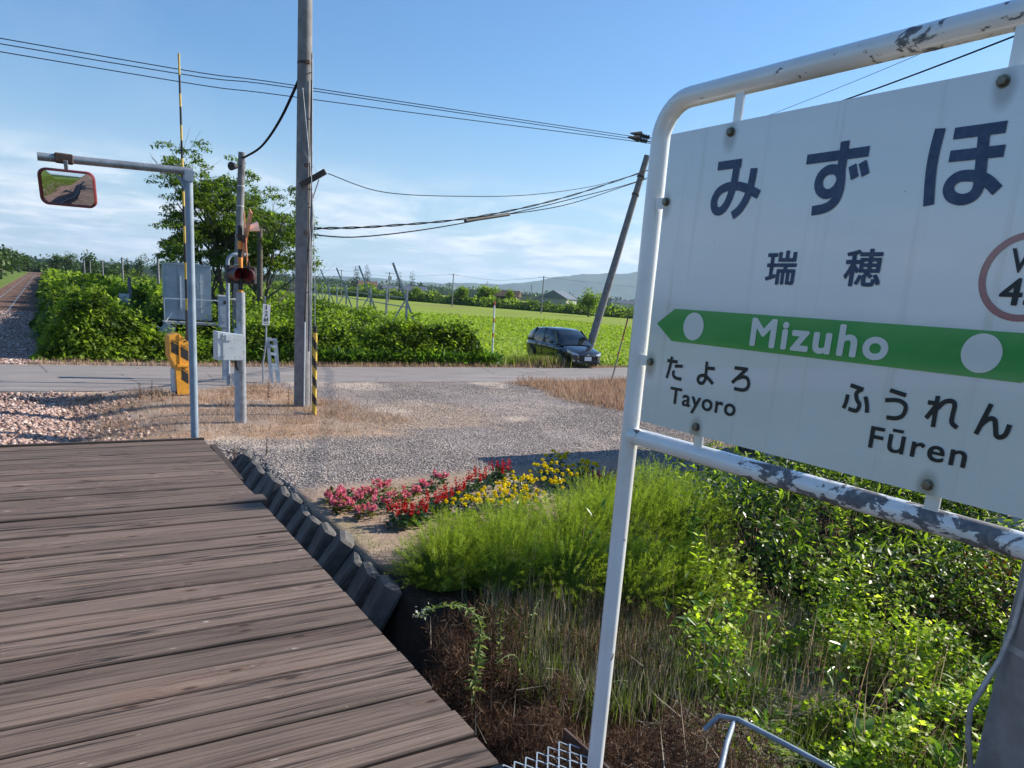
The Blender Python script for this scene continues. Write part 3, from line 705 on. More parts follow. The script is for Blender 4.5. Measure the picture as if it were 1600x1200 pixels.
for u, v in ((-.033, .70), (-.033, .20), (1.253, .70), (1.253, .20)):
    MB().box((u, .018, v), (.075, .006, .034)).build('bracket', M['tab'], sign)
def bolt(u, v):
    b = MB()
    hexa = [(u+.0108*math.cos(R(60*i+10)), v+.0108*math.sin(R(60*i+10))) for i in range(6)]
    V_ = [(x, -.003, z_) for x, z_ in hexa] + [(x, -.012, z_) for x, z_ in hexa] + [(u+(x-u)*.75, -.0135, v+(z_-v)*.75) for x, z_ in hexa]
    F_ = [tuple(12+i for i in range(6))] + [(i, (i+1) % 6, 6+(i+1) % 6, 6+i) for i in range(6)] + [(6+i, 6+(i+1) % 6, 12+(i+1) % 6, 12+i) for i in range(6)]
    b.add(V_, F_); b.tube([(u, -.002, v), (u, -.004, v)], .0135, 16); b.build('bolt', M['bolt'], sign)
for u, v in ((.245, .874), (.965, .874), (.012, .70), (.020, .20), (.252, .025), (.972, .022), (1.205, .70), (1.205, .20)): bolt(u, v)
def poly(name, pts, mat, y=-.0035):
    return mesh_obj(name, [(u, y, v) for u, v in pts], [tuple(range(len(pts)))], mat, sign)
def circ(u, v, r, n=48): return [(u+r*math.cos(2*math.pi*i/n), v+r*math.sin(2*math.pi*i/n)) for i in range(n)]
poly('green_band', [(.030, .325), (.105, .275), (1.117, .275), (1.192, .325), (1.117, .375), (.105, .375)], M['green_band'])
poly('white_disc', circ(.192, .326, .0418), M['white_print'], -.0045); poly('white_disc', circ(1.030, .327, .0418), M['white_print'], -.0045)
ring = circ(1.0835, .4865, .0895, 64) + circ(1.0835, .4865, .0755, 64)
mesh_obj('red_ring', [(u, -.0035, v) for u, v in ring], [(i, (i+1) % 64, 64+(i+1) % 64, 64+i) for i in range(64)], M['ring_red'], sign)
def lettering(name, text, u0, u1, v0, v1, mat, bold=.012, y=-.0040, space=1.0, parent=None):
    cu = bpy.data.curves.new(name, 'FONT'); cu.body = text; cu.size = 1; cu.resolution_u = 5; cu.space_character = space; cu.fill_mode = 'FRONT'
    to = bpy.data.objects.new(name, cu); COL.objects.link(to); bpy.context.view_layer.update()
    me = bpy.data.meshes.new_from_object(to.evaluated_get(bpy.context.evaluated_depsgraph_get())); bpy.data.objects.remove(to)
    co = np.empty(len(me.vertices)*3); me.vertices.foreach_get('co', co); co = co.reshape(-1, 3)
    a, b = co.min(0), co.max(0); fs = [tuple(p.vertices) for p in me.polygons]; n = len(co)
    e = bold*(v1-v0); V = []; F = []; K = 12
    for k in range(K+1):                                  # stroke thickened by overlaid copies, each a hair in front of the last
        ox, oz = (e*math.cos(2*math.pi*k/K), e*math.sin(2*math.pi*k/K)) if k < K else (0, 0)
        for (x, z_) in co[:, :2]: V.append((u0+e+(x-a[0])/(b[0]-a[0])*(u1-u0-2*e)+ox, y-.00002*k, v0+e+(z_-a[1])/(b[1]-a[1])*(v1-v0-2*e)+oz))
        F += [tuple(i+k*n for i in f) for f in fs]
    return mesh_obj(name, V, F, mat, parent or sign)
# brush centre lines of the kana in board units (metres)
KANA = {'mi': [(0, [(0.2126, 0.7856), (0.2988, 0.7854)]), (1, [(0.2855, 0.7961), (0.2829, 0.7683), (0.2808, 0.7359), (0.2747, 0.707), (0.2657, 0.6832), (0.2519, 0.6656), (0.2348, 0.6591), (0.22, 0.6665), (0.2132, 0.6848), (0.2167, 0.7006), (0.2289, 0.7156), (0.2492, 0.7237), (0.2702, 0.7264), (0.2938, 0.7249), (0.3153, 0.7202), (0.3394, 0.7116), (0.3744, 0.696)]), (1, [(0.3466, 0.7672), (0.3451, 0.7456), (0.343, 0.7256), (0.3371, 0.699), (0.3235, 0.6727), (0.3079, 0.6563), (0.2888, 0.6448)])], 'zu': [(0, [(0.5152, 0.7711), (0.6878, 0.7717)]), (1, [(0.6195, 0.803), (0.6204, 0.761), (0.6203, 0.7353), (0.6238, 0.7091), (0.6236, 0.6863), (0.6168, 0.6655), (0.6015, 0.6524), (0.5808, 0.6461), (0.5527, 0.6434)]), (1, [(0.6218, 0.7222), (0.6119, 0.7345), (0.5953, 0.7401), (0.5781, 0.7377), (0.5643, 0.7258), (0.5611, 0.7077), (0.5684, 0.6921), (0.5842, 0.6823), (0.5999, 0.6831), (0.6139, 0.6919), (0.6226, 0.7075)]), (2, [(0.6494, 0.7439), (0.6611, 0.7131)]), (2, [(0.6754, 0.7492), (0.6884, 0.7181)])], 'ho': [(1, [(0.8517, 0.7996), (0.8477, 0.7522), (0.8484, 0.7039), (0.8562, 0.6383)]), (0, [(0.884, 0.7844), (0.9895, 0.7838)]), (0, [(0.8833, 0.7382), (0.9947, 0.7373)]), (1, [(0.9466, 0.7845), (0.9521, 0.7284), (0.9562, 0.6855), (0.9559, 0.665), (0.9465, 0.651), (0.9262, 0.646), (0.9049, 0.6531), (0.8943, 0.668), (0.8972, 0.6836), (0.9115, 0.6938), (0.9327, 0.6945), (0.9545, 0.6899), (0.9736, 0.6798), (0.9964, 0.6594)])], 'ta': [(0, [(0.0968, 0.2124), (0.1416, 0.2126)]), (1, [(0.1149, 0.2267), (0.112, 0.1984), (0.1019, 0.1574)]), (0, [(0.1325, 0.1987), (0.1659, 0.2019)]), (1, [(0.1314, 0.1844), (0.1283, 0.1739), (0.1361, 0.1647), (0.1507, 0.1615), (0.1667, 0.1615)])], 'yo': [(1, [(0.2631, 0.2269), (0.2649, 0.1886), (0.2644, 0.173), (0.2565, 0.1613), (0.2435, 0.1606), (0.2354, 0.1693), (0.2403, 0.1797), (0.2552, 0.1845), (0.2728, 0.1799), (0.2971, 0.1642)]), (0, [(0.2694, 0.208), (0.2971, 0.2093)])], 'ro': [(0, [(0.3709, 0.2206), (0.4186, 0.2215)]), (0, [(0.416, 0.223), (0.3688, 0.1771)]), (1, [(0.3833, 0.1901), (0.403, 0.1981), (0.4193, 0.1974), (0.4284, 0.1849), (0.4263, 0.17), (0.4116, 0.1616), (0.3794, 0.1617)])], 'fu': [(0, [(0.7413, 0.2202), (0.7768, 0.2138)]), (1, [(0.7734, 0.2148), (0.7602, 0.2026), (0.7648, 0.1868), (0.7732, 0.1762), (0.768, 0.1604), (0.7458, 0.1619)]), (1, [(0.7378, 0.1963), (0.7368, 0.1781), (0.7323, 0.1607)]), (1, [(0.7852, 0.1979), (0.7928, 0.1792), (0.7961, 0.1599)])], 'u': [(0, [(0.8446, 0.2218), (0.8846, 0.2153)]), (1, [(0.8366, 0.1968), (0.8687, 0.2011), (0.888, 0.1913), (0.8863, 0.1698), (0.8707, 0.1591), (0.8471, 0.1574)])], 're': [(0, [(0.957, 0.2248), (0.9592, 0.154)]), (0, [(0.9375, 0.2071), (0.9602, 0.2079)]), (0, [(0.9562, 0.2007), (0.94, 0.1713)]), (1, [(0.9599, 0.1958), (0.9727, 0.2128), (0.9875, 0.2178), (0.9966, 0.2111), (0.9964, 0.1883), (0.9979, 0.1711), (1.0113, 0.1619)])], 'n': [(0, [(1.0703, 0.224), (1.0519, 0.1556)]), (1, [(1.0568, 0.175), (1.0706, 0.1917), (1.0824, 0.1925), (1.0882, 0.1755), (1.0923, 0.1607), (1.1011, 0.1578), (1.11, 0.1667), (1.1136, 0.1873)])]}
def kana(name, key, w, mat):
    V = []; F = []; lay = 0
    for (kind, pts) in KANA[key]:
        P = [Vector((p[0], p[1])) for p in pts]; ww = w*(.86 if kind == 2 else 1)
        if kind == 1:
            out = []
            for i in range(len(P)-1):
                p0, p1, p2, p3 = P[max(i-1, 0)], P[i], P[i+1], P[min(i+2, len(P)-1)]
                for k in range(5):
                    t = k/5; out.append(.5*((2*p1)+(p2-p0)*t+(2*p0-5*p1+4*p2-p3)*t*t+(3*p1-p0-3*p2+p3)*t**3))
            P = out+[P[-1]]
        k0 = len(V)
        for i, p in enumerate(P):
            d = (P[min(i+1, len(P)-1)]-P[max(i-1, 0)]).normalized(); nn = Vector((-d.y, d.x))*ww/2
            V += [(p.x+nn.x, -.0040-.00003*lay-.000002*i, p.y+nn.y), (p.x-nn.x, -.0040-.00003*lay-.000002*i, p.y-nn.y)]
        for i in range(len(P)-1): F.append((k0+2*i, k0+2*i+1, k0+2*i+3, k0+2*i+2))
        lay += 1
    return mesh_obj(name, V, F, mat, sign)
for key in ('mi', 'zu', 'ho'): kana('large_kana', key, .0238, M['navy'])
for key in ('ta', 'yo', 'ro', 'fu', 'u', 're', 'n'): kana('small_kana', key, .0102, M['blk_letter'])
for ch, a in (('瑞', (.435, .531, .457, .546)), ('穂', (.673, .772, .458, .547))): lettering('kanji', ch, *a, M['navy'], .020)
lettering('latin_name', 'Mizuho', .413, .823, .287, .366, M['white_print'], .045, -.0047, 1.16)
lettering('latin_name', 'Tayoro', .125, .395, .064, .133, M['blk_letter'], .018, -.004, 1.10)
lettering('latin_name', 'Fūren', .814, 1.044, .077, .134, M['blk_letter'], .020, -.004, 1.12)
lettering('station_code', 'W', 1.049, 1.118, .494, .543, M['blk_letter'], .012)
lettering('station_code', '45', 1.041, 1.127, .428, .484, M['blk_letter'], .026)

# concrete pole behind the board with a conduit
cp = thing('concrete_pole', 'grey concrete pole close behind the name board, thin conduit strapped to it', 'pole', (3.455, 1.208, 0))
MB().tube([(0, 0, -1.2), (0, 0, 1.2), (0, 0, 4.3)], [.175, .163, .145], 28).build('shaft', M['conc'], cp)
MB().tube([(0, 0, 1.315), (0, 0, 1.345)], .1665, 28).build('strap', M['galv'], cp)
cd = [(-.853*r_, .522*r_, z_) for r_, z_ in ((.150, 2.3), (.160, 1.9), (.168, 1.6), (.176, 1.42), (.200, 1.28), (.245, 1.15), (.278, 1.05), (.265, .93), (.20, .7), (.19, -.2))]
MB().tube(cd, .0115, 12).build('conduit', M['galv'], cp)

# ------------------------------------------------------------------ mirror pole at the deck end
mp = thing('mirror_pole', 'tall bent steel pole at the deck end, its arm reaching left over the deck', 'pole', (1.262, 8.27, 0))
MB().tube([(0, 0, 0), (0, 0, 3.52)], .0385, 20).build('pole', M['steel_blue'], mp)
MB().tube([(.038, 0, 3.585), (-1.25, 0.0, 3.535)], .036, 18).build('arm', M['galv'], mp)
MB().box((0, 0, 3.54), (.082, .082, .10)).build('corner_joint', M['steel_blue'], mp)
mesh_obj('gusset', [(-.03, -.004, 3.50), (-.12, -.004, 3.55), (-.03, -.004, 3.39), (-.03, .004, 3.50), (-.12, .004, 3.55), (-.03, .004, 3.39)], [(0, 2, 1), (3, 4, 5), (0, 1, 4, 3), (1, 2, 5, 4), (2, 0, 3, 5)], M['steel_blue'], mp)
MB().box((-1.045, 0, 3.545), (.15, .085, .085), ch=.01).build('clamp', M['rusty'], mp)
mr_ = thing('convex_mirror', 'rounded rectangular convex mirror in a red frame, hanging from the arm end', 'mirror', (.232, 8.235, 3.29), R(-14))
MB().bar((0, .03, .08), (0, .03, .235), .03, .02).build('hanger', M['galv'], mr_)
def rrect(w, h, r, n=6):
    out = []
    for cx, cz, a0 in ((w/2-r, h/2-r, 0), (-w/2+r, h/2-r, 90), (-w/2+r, -h/2+r, 180), (w/2-r, -h/2+r, 270)):
        for i in range(n+1): a = R(a0+90*i/n); out.append((cx+r*math.cos(a), cz+r*math.sin(a)))
    return out
mw, mh = .455, .315
def m_mirror_mesh():
    out = rrect(mw-.02, mh-.02, .055); V = []; F = []; k = 9; n = len(out); Rc = .95
    for j in range(1, k+1):
        for (a, b) in out:
            x, z_ = a*j/k, b*j/k; V.append((x, -.028+ (x*x+z_*z_)/(2*Rc), z_))
    V.append((0, -.028, 0)); c = len(V)-1
    for i in range(n): F.append((c, i, (i+1) % n))
    for j in range(k-1):
        for i in range(n): F.append((j*n+i, (j+1)*n+i, (j+1)*n+(i+1) % n, j*n+(i+1) % n))
    o = mesh_obj('mirror_face', V, F, M['chrome'], mr_, smooth=True); return o
m_mirror_mesh()
o_ = rrect(mw, mh, .065); i_ = rrect(mw-.028, mh-.028, .052); n = len(o_)
V = [(x, -.012, z_) for x, z_ in o_] + [(x, -.022, z_) for x, z_ in i_] + [(x, .010, z_) for x, z_ in i_] + [(x, .035, z_) for x, z_ in o_]
F = []
for i in range(n):
    j = (i+1) % n
    for a in range(3): F.append((a*n+i, a*n+j, (a+1)*n+j, (a+1)*n+i))
    F.append((3*n+i, 3*n+j, j, i))
F.append(tuple(3*n+i for i in range(n)))
mesh_obj('frame', V, F, M['red_frame'], mr_)
E = None
mr_.rotation_euler = (R(13), 0, R(-14))

# ------------------------------------------------------------------ utility poles near the crossing
bp = thing('utility_pole', 'thick grey concrete utility pole with white bands and a timber crossarm in the dry grass', 'utility pole', (4.62, 15.96, 0))
MB().tube([(0, 0, -.3), (0, 0, 4), (0, 0, 11)], [.178, .158, .118], 28).build('shaft', M['conc'], bp)
for h in (1.6, 2.0, 2.42, 2.75, 3.47, 4.30, 5.45, 6.35, 3.05): MB().tube([(0, 0, h), (0, 0, h+.014)], .1745-.005*h, 20).build('band', M['white_steel'], bp)
for h in (3.58, 4.88, 6.78): 
    MB().tube([(0, 0, h), (0, 0, h+.05)], .172-.004*h, 20).box((.0, -.17, h+.025), (.07, .06, .06)).build('clamp', M['rusty'], bp)
for k in range(12):
    h = 2.0+k*.42; s_ = 1 if k % 2 else -1
    MB().tube([(.05*s_, -.12, h), (.07*s_, -.20, h)], .010, 6).build('step_bolt', M['rusty'], bp)
MB().bar((-.12, -.19, 4.50), (.30, -.45, 4.80), .085, .10).build('crossarm', M['wood_dark'], bp)
MB().bar((-.15, -.1, 5.3), (.22, -.30, 4.72), .02, .006).build('brace', M['galv'], bp)
MB().bar((.11, -.16, 4.2), (.22, -.28, 4.65), .025, .008).build('brace', M['rusty'], bp)
MB().tube([(.15, -.10, 0), (.145, -.10, 3.2), (.12, -.09, 7)], .013, 8).build('conduit', M['galv'], bp)
MB().tube([(.10, -.15, 1.2), (.12, -.15, 3.4), (.16, -.13, 3.75), (.15, -.1, 4.4)], .012, 8).build('conduit', M['galv'], bp)
MB().tube([(-.02, -.185, 0), (-.01, -.18, 1.8)], .016, 8).build('guard_tube', M['box_white'], bp)
MB().tube([(-.012, -.185, 1.8), (0, -.18, 2.3), (.05, -.165, 3.5), (.09, -.15, 6.5)], .009, 6).build('earth_wire', M['dark_cable'], bp)
# guy wire and striped guard
gw = thing('guy_wire_guard', 'yellow and black striped tube guarding the guy wire beside the big pole', 'guy guard', (4.53, 14.81, 0))
def striped(name_a, parent, h0, h1, r, pitch, ca, cb, lean=(0, 0), twist=True, names=('yellow_stripe', 'black_stripe')):
    n = 16; rows = int((h1-h0)/(pitch/8)); V = []; F = {0: [], 1: []}
    for i in range(rows+1):
        h = h0+(h1-h0)*i/rows
        for j in range(n):
            a = 2*math.pi*j/n; V.append((r*math.cos(a)+lean[0]*h, r*math.sin(a)+lean[1]*h, h))
    for i in range(rows):
        for j in range(n):
            t = (i/8 + (j/n if twist else 0)) % 1
            F[0 if t < .5 else 1].append((i*n+j, i*n+(j+1) % n, (i+1)*n+(j+1) % n, (i+1)*n+j))
    for k, mt in ((0, ca), (1, cb)): mesh_obj(names[k], V, F[k], mt, parent, smooth=True)
striped('guard', gw, -.1, 1.65, .047, .36, M['stripe_y'], M['black'])
MB().tube([(0, 0, 1.65), (0, 0, 1.78)], .040, 14).build('cap', M['black'], gw)
MB().tube([(-.0, .0, 1.7), (.04, .20, 2.9), (.05, .5, 4.6), (-.02, .9, 6.3)], .006, 6).build('guy_wire', M['galv'], gw)
MB().tube([(-.35, .15, .03), (-.12, .05, .01), (-.02, -.03, .0)], .02, 8).build('ground_rod', M['galv'], gw)

pa = thing('utility_pole', 'thinner concrete pole with a black lamp, rising behind the crossing signal', 'utility pole', (5.17, 25.5, 0))
MB().tube([(0, 0, -.3), (.28, 0, 6.4)], [.145, .105], 20).build('shaft', M['conc'], pa)
for h in (1.9, 3.0, 3.9, 4.8, 5.4): MB().tube([(.044*h, 0, h), (.044*h, 0, h+.02)], .150-.006*h, 16).build('band', M['white_steel'], pa)
MB().tube([(.26, -.1, 6.0), (.05, -.15, 5.95)], .02, 6).tube([(.08, -.12, 5.95), (-.10, -.28, 5.92)], [.07, .13], 14).build('lamp', M['black'], pa)
pb = thing('utility_pole', 'dark slim pole in front of the tree, right of the red signal lamps', 'utility pole', (7.03, 30, 0))
MB().tube([(0, 0, -.3), (0, 0, 4.5)], [.12, .10], 12).build('shaft', M['bark'], pb)
MB().bar((.18, -.1, -.2), (.16, -.1, 2.0), .06, .06).build('stub', M['galv'], pb)

# ------------------------------------------------------------------ level crossing signal
sg = thing('crossing_signal', 'level crossing signal, black and orange banded post with faded crossbuck and two dark red lamps', 'crossing signal', (2.98, 14.16, 0))
MB().tube([(0, 0, -.1), (0, 0, 2.36)], [.085, .076], 20).build('lower_post', M['galv'], sg)
MB().box((-.085, -.02, .85), (.07, .09, 1.75)).build('channel', M['steel_blue'], sg)
bands = [(2.36, 2.40, 'orange'), (2.40, 2.78, 'black'), (2.78, 2.96, 'orange'), (2.96, 3.10, 'black'), (3.10, 3.24, 'orange'), (3.24, 3.50, 'black')]
for a, b, c in bands: MB().tube([(0, 0, a), (0, 0, b)], .042, 18).build(c+'_band', M[c], sg)
for s_, (p, q) in enumerate((((.06, -.28, 2.86), (.13, .28, 3.74)), ((.06, .28, 2.86), (.13, -.28, 3.74)))):
    MB().bar(p, q, .015, .15, roll=0).build('crossbuck_blade', M['orange_faded'], sg)
MB().box((.05, 0, 3.28), (.06, .14, .12)).box((.0, 0, 3.32), (.12, .11, .05)).build('crossbuck_clamp', M['rusty'], sg)
MB().tube([(.13, -.02, 3.46), (.31, -.06, 3.52)], [.045, .085], 16).build('speaker', M['white_steel'], sg)
MB().bar((-.14, 0, 2.66), (.20, 0, 2.66), .04).build('lamp_crossarm', M['black'], sg)
def signal_lamp(x, yaw):
    l = link(bpy.data.objects.new('signal_lamp', None), sg); l.location = (x, -.03, 2.66); l.rotation_euler = (0, 0, yaw); l.empty_display_size = .05
    MB().box((0, .04, 0), (.20, .12, .25), ch=.02).build('housing', M['black'], l)
    MB().tube([(0, -.02, 0), (0, -.045, 0)], .085, 20).build('red_lens', M['lens'], l)
    hood = []; F = []
    for i in range(13):
        a = R(-30+240*i/12); hood += [(.098*math.cos(a), -.02, .098*math.sin(a)), (.098*math.cos(a), -.22, .098*math.sin(a))]
    for i in range(12): F.append((2*i, 2*i+1, 2*i+3, 2*i+2))
    mesh_obj('hood', hood, F, M['hood_red'], l)
    MB().tube([(0, .03, .12), (0, .03, .19)], .018, 8).build('knob', M['black'], l)
M['lens'] = plain('dark_red_lens', (.16, .004, .008), .15, 0, .2, 9, 0); M['hood_red'] = plain('dark_red_hood', (.07, .012, .014), .4, 0, .2, 9, 0)
signal_lamp(-.115, R(14)); signal_lamp(.135, R(-20))
for o_l in list(bpy.data.objects):
    if o_l.name.startswith('signal_lamp'): o_l.scale = (1.25, 1.25, 1.25)
# white control box bracketed to the signal post
cb = thing('control_box', 'pale grey metal control box bolted to the signal post at waist height', 'control box', (2.76, 14.02, 1.17), R(6))
mesh_obj('body', [(-.25, -.14, 0), (.22, -.14, 0), (.22, .14, 0), (-.25, .14, 0), (-.25, -.14, .50), (.22, -.14, .45), (.22, .14, .45), (-.25, .14, .50)], [(3, 2, 1, 0), (4, 5, 6, 7), (0, 1, 5, 4), (1, 2, 6, 5), (2, 3, 7, 6), (3, 0, 4, 7)], M['box_white'], cb)
mesh_obj('door', [(-.165, -.150, .012), (.212, -.150, .012), (.212, -.150, .438), (-.165, -.150, .478), (-.165, -.14, .012), (.212, -.14, .012), (.212, -.14, .438), (-.165, -.14, .478)], [(0, 1, 2, 3), (0, 4, 5, 1), (1, 5, 6, 2), (2, 6, 7, 3), (3, 7, 4, 0)], M['box_white'], cb)
MB().box((-.168, -.152, .385), (.04, .02, .05)).build('hinge', M['galv'], cb); MB().box((-.168, -.152, .07), (.04, .02, .05)).build('hinge', M['galv'], cb)
MB().box((-.07, -.154, .40), (.10, .02, .10)).build('vent_plate', M['box_white'], cb)
MB().bar((.09, 0, -.02), (.17, .1, -.26), .045, .03).build('strut', M['black'], cb)
# bent conduit mast and meter box
cm = thing('conduit_mast', 'grey upright conduit mast that bends over at the top towards the concrete pole', 'conduit', (3.73, 19.2, 0))
MB().tube([(0, 0, -.1), (.02, 0, 2.9)] + [(.02+.2*(1-math.cos(R(a))), 0, 2.95+.2*math.sin(R(a))) for a in (15, 30, 45, 60, 75, 90)] + [(.5, .1, 3.17)], .042, 12).build('pipe', M['steel_blue'], cm)
MB().bar((.05, 0, 2.1), (.42, .1, 2.12), .03).build('strap', M['galv'], cm)
MB().bar((.1, -.05, -.1), (.1, -.05, .32), .06).bar((.1, -.05, .30), (.36, -.05, .34), .05).build('foot_bracket', M['steel_blue'], cm)
mb = thing('meter_box', 'small blue grey meter box beside the bent conduit mast', 'meter box', (3.80, 20.0, 1.37))
MB().box((0, 0, .38), (.24, .2, .76), ch=.008).build('body', M['steel_blue'], mb); MB().box((0, 0, .775), (.28, .24, .03)).build('lid', M['box_white'], mb)
MB().box((.02, -.104, .62), (.09, .012, .09)).build('meter_window', M['black'], mb)
MB().box((-.02, -.104, .22), (.12, .012, .16)).build('door_plate', M['steel_blue'], mb)
MB().box((0, .02, -.69), (.10, .08, 1.38)).build('stand', M['steel_blue'], mb)

# ------------------------------------------------------------------ gate machine with raised bar
gm = thing('crossing_gate', 'orange crossing gate machine with black stripes and its long banded bar raised upright', 'crossing gate', (2.42, 17.74, 0), R(10))
def prism(pts, y0, y1):
    n = len(pts); V = [(x, y0, z_) for x, z_ in pts] + [(x, y1, z_) for x, z_ in pts]
    return V, [tuple(range(n)), tuple(range(2*n-1, n-1, -1))] + [(i, n+i, n+(i+1) % n, (i+1) % n) for i in range(n)]
MB().add(*prism([(-.10, .02), (.15, .02), (.16, .62), (.16, 1.17), (-.05, 1.36), (-.23, 1.30), (-.23, .88), (-.12, .62)], -.16, .16)).build('body', M['yellow'], gm)
MB().box((.035, -.175, .665), (.26, .05, .05)).build('ledge', M['yellow'], gm); MB().bar((-.035, -.168, .68), (-.035, -.168, 1.33), .02, .02).build('rib', M['yellow'], gm)
def stripe(pts): mesh_obj('black_stripe', [(x, -.164, z_) for x, z_ in pts], [tuple(range(len(pts)))], M['black'], gm)
stripe([(-.20, .96), (-.06, .88), (-.06, 1.10), (-.20, 1.18)]); stripe([(-.01, .86), (.15, .76), (.15, .98), (-.01, 1.08)]); stripe([(.0, .36), (.14, .26), (.14, .48), (.0, .58)])
stripe([(-.20, 1.21), (-.06, 1.13), (-.06, 1.145), (-.20, 1.225)]); stripe([(-.01, 1.11), (.15, 1.01), (.15, 1.025), (-.01, 1.125)]); stripe([(.0, .61), (.14, .51), (.14, .525), (.0, .625)])
stripe([(.06, 1.17), (.12, 1.17), (.12, 1.20), (.06, 1.20)])
MB().box((-.13, 0, .30), (.05, .2, .56)).build('side_cover', M['box_white'], gm)
MB().box((.02, 0, .0), (.40, .44, .06)).build('base_plate', M['rusty'], gm)
MB().tube([(-.12, -.1, .05), (-.38, -.2, .05), (-.46, -.22, -.02), (-.46, -.22, -.15)], .045, 10).build('cable_duct', M['rubber'], gm)
MB().box((.19, .0, .80), (.055, .14, 1.0)).box((.20, -.02, 1.55), (.07, .09, .6)).build('counterweight', M['black'], gm)
k = 0; h = 1.75; names = ('yellow', 'black')
hs = [1.75, 2.1, 2.5, 2.85, 3.25, 3.6, 4.0, 4.3, 4.65, 4.95, 5.3, 5.6, 5.95, 6.2, 6.55, 6.95]
for a in range(len(hs)-1): MB().tube([(.20-.006*(hs[a]-1.7), 0, hs[a]), (.20-.006*(hs[a+1]-1.7), 0, hs[a+1])], .030-.0015*a*.5, 12).build('bar_%s_band' % ('yellow' if a % 2 == 0 else 'black'), M['stripe_y' if a % 2 == 0 else 'black'], gm)

# ------------------------------------------------------------------ distance post 12 / 64 and slatted boards
km = thing('distance_post', 'leaning post with a small white board reading 1 2 64', 'distance marker', (4.66, 19.6, 0))
MB().tube([(0, 0, -.1), (.0, .0, .55), (.07, 0, 1.0), (.09, 0, 1.98)], .022, 10).build('post', M['galv'], km)
kb = mesh_obj('board', [(-.03+.0, -.03, 1.49), (.155, -.03, 1.49), (.185, -.03, 1.99), (0, -.03, 2.02), (-.03, -.022, 1.49), (.155, -.022, 1.49), (.185, -.022, 1.99), (0, -.022, 2.02)], [(0, 1, 2, 3), (7, 6, 5, 4), (0, 4, 5, 1), (1, 5, 6, 2), (2, 6, 7, 3), (3, 7, 4, 0)], M['white_steel'], km)
lettering('digit', '1', .065, .095, 1.875, 1.985, M['blk_letter'], .03, -.034, 1, km); lettering('digit', '2', .045, .115, 1.72, 1.84, M['blk_letter'], .03, -.034, 1, km); lettering('digit', '64', .015, .13, 1.57, 1.69, M['blk_letter'], .03, -.034, 1, km)
mesh_obj('underline', [(.01, -.034, 1.53), (.13, -.034, 1.53), (.13, -.034, 1.545), (.01, -.034, 1.545)], [(0, 1, 2, 3)], M['blk_letter'], km)
gb = thing('slatted_boards', 'two grey leaning boards joined by slats behind the leaning distance post', 'slatted rack', (4.78, 19.62, 0))
MB().bar((0, 0, 1.18), (.11, .0, -.08), .03, .085).build('upright', M['steel_blue'], gb); MB().bar((.20, .05, 1.16), (.29, .05, -.08), .03, .10).build('upright', M['steel_blue'], gb)
for h in (1.14, .98, .78, .50, .42): MB().bar((.02+.08*(1.18-h), .02, h), (.24+.08*(1.18-h), .05, h-.05), .02, .07).build('slat', M['steel_blue'], gb)

# ------------------------------------------------------------------ equipment cabinet on its platform
ec = thing('equipment_cabinet', 'tall blue grey steel equipment cabinet standing on a raised railed platform among shrubs', 'equipment cabinet', (4.16, 28.2, 0), R(-4))
MB().box((0, 0, 2.00), (1.46, 1.0, 1.80)).build('cabinet_body', M['cabinet'], ec)
mesh_obj('roof', [(-.76, -.54, 2.90), (.78, -.54, 2.90), (.78, .54, 2.90), (-.76, .54, 2.90), (-.76, -.54, 2.93), (.0, -.54, 2.985), (.78, -.54, 2.94), (-.76, .54, 2.93), (0, .54, 2.985), (.78, .54, 2.94)], [(0, 1, 6, 5, 4), (2, 3, 7, 8, 9), (3, 2, 1, 0), (4, 5, 8, 7), (5, 6, 9, 8), (1, 2, 9, 6), (3, 0, 4, 7)], M['steel_blue'], ec)
for x0, x1 in ((-.70, -.335), (-.32, .715)):
    MB().box(((x0+x1)/2, -.508, 2.0), (x1-x0, .016, 1.70)).build('door', M['cabinet'], ec)
MB().box((-.16, -.535, 2.02), (.22, .04, 1.22)).build('hinged_panel', M['steel_blue'], ec)
MB().bar((.40, -.54, 1.35), (.40, -.54, 2.62), .025).build('lock_bar', M['white_steel'], ec); MB().bar((-.24, -.57, 1.5), (-.24, -.57, 2.52), .03).build('lock_bar', M['white_steel'], ec)
for h in (1.55, 2.0, 2.4): MB().box((.40, -.555, h), (.13, .02, .03)).build('latch', M['white_steel'], ec)
MB().box((.22, -.522, 2.22), (.18, .012, .14)).build('number_plate', M['box_white'], ec)
lettering('plate_mark', 'K5', .16, .28, 2.18, 2.26, M['blk_letter'], .02, -.530, 1, ec)
MB().box((.05, -.35, 1.02), (1.75, 1.9, .07)).build('platform', M['galv'], ec)
for x in (-.78, .88): 
    MB().bar((x, -1.25, 1.05), (x, -1.25, 1.82), .035).build('rail_post', M['white_steel'], ec)
    MB().bar((x, .5, 1.0), (x, .5, -.3), .08).build('leg', M['steel_blue'], ec); MB().bar((x*.92, -1.1, 1.0), (x*.92, -1.1, -.3), .08).build('leg', M['steel_blue'], ec)
MB().bar((-.80, -1.25, 1.80), (.90, -1.25, 1.82), .035).build('handrail', M['white_steel'], ec)
MB().bar((.88, -1.25, 1.80), (.88, -.3, 1.80), .035).build('handrail', M['white_steel'], ec)
MB().bar((.4, -.6, 1.0), (.4, -.6, -.3), .06).build('leg', M['steel_blue'], ec)
MB().bar((-1.25, -1.3, .3), (-.55, -1.2, 1.35), .03).bar((-1.15, -1.3, .95), (-.45, -1.2, .65), .03).build('stair_rail', M['white_steel'], ec)
MB().box((-.78, -1.25, .62), (.35, .3, .75), rot=(0, R(28), 0)).build('stair', M['steel_blue'], ec)

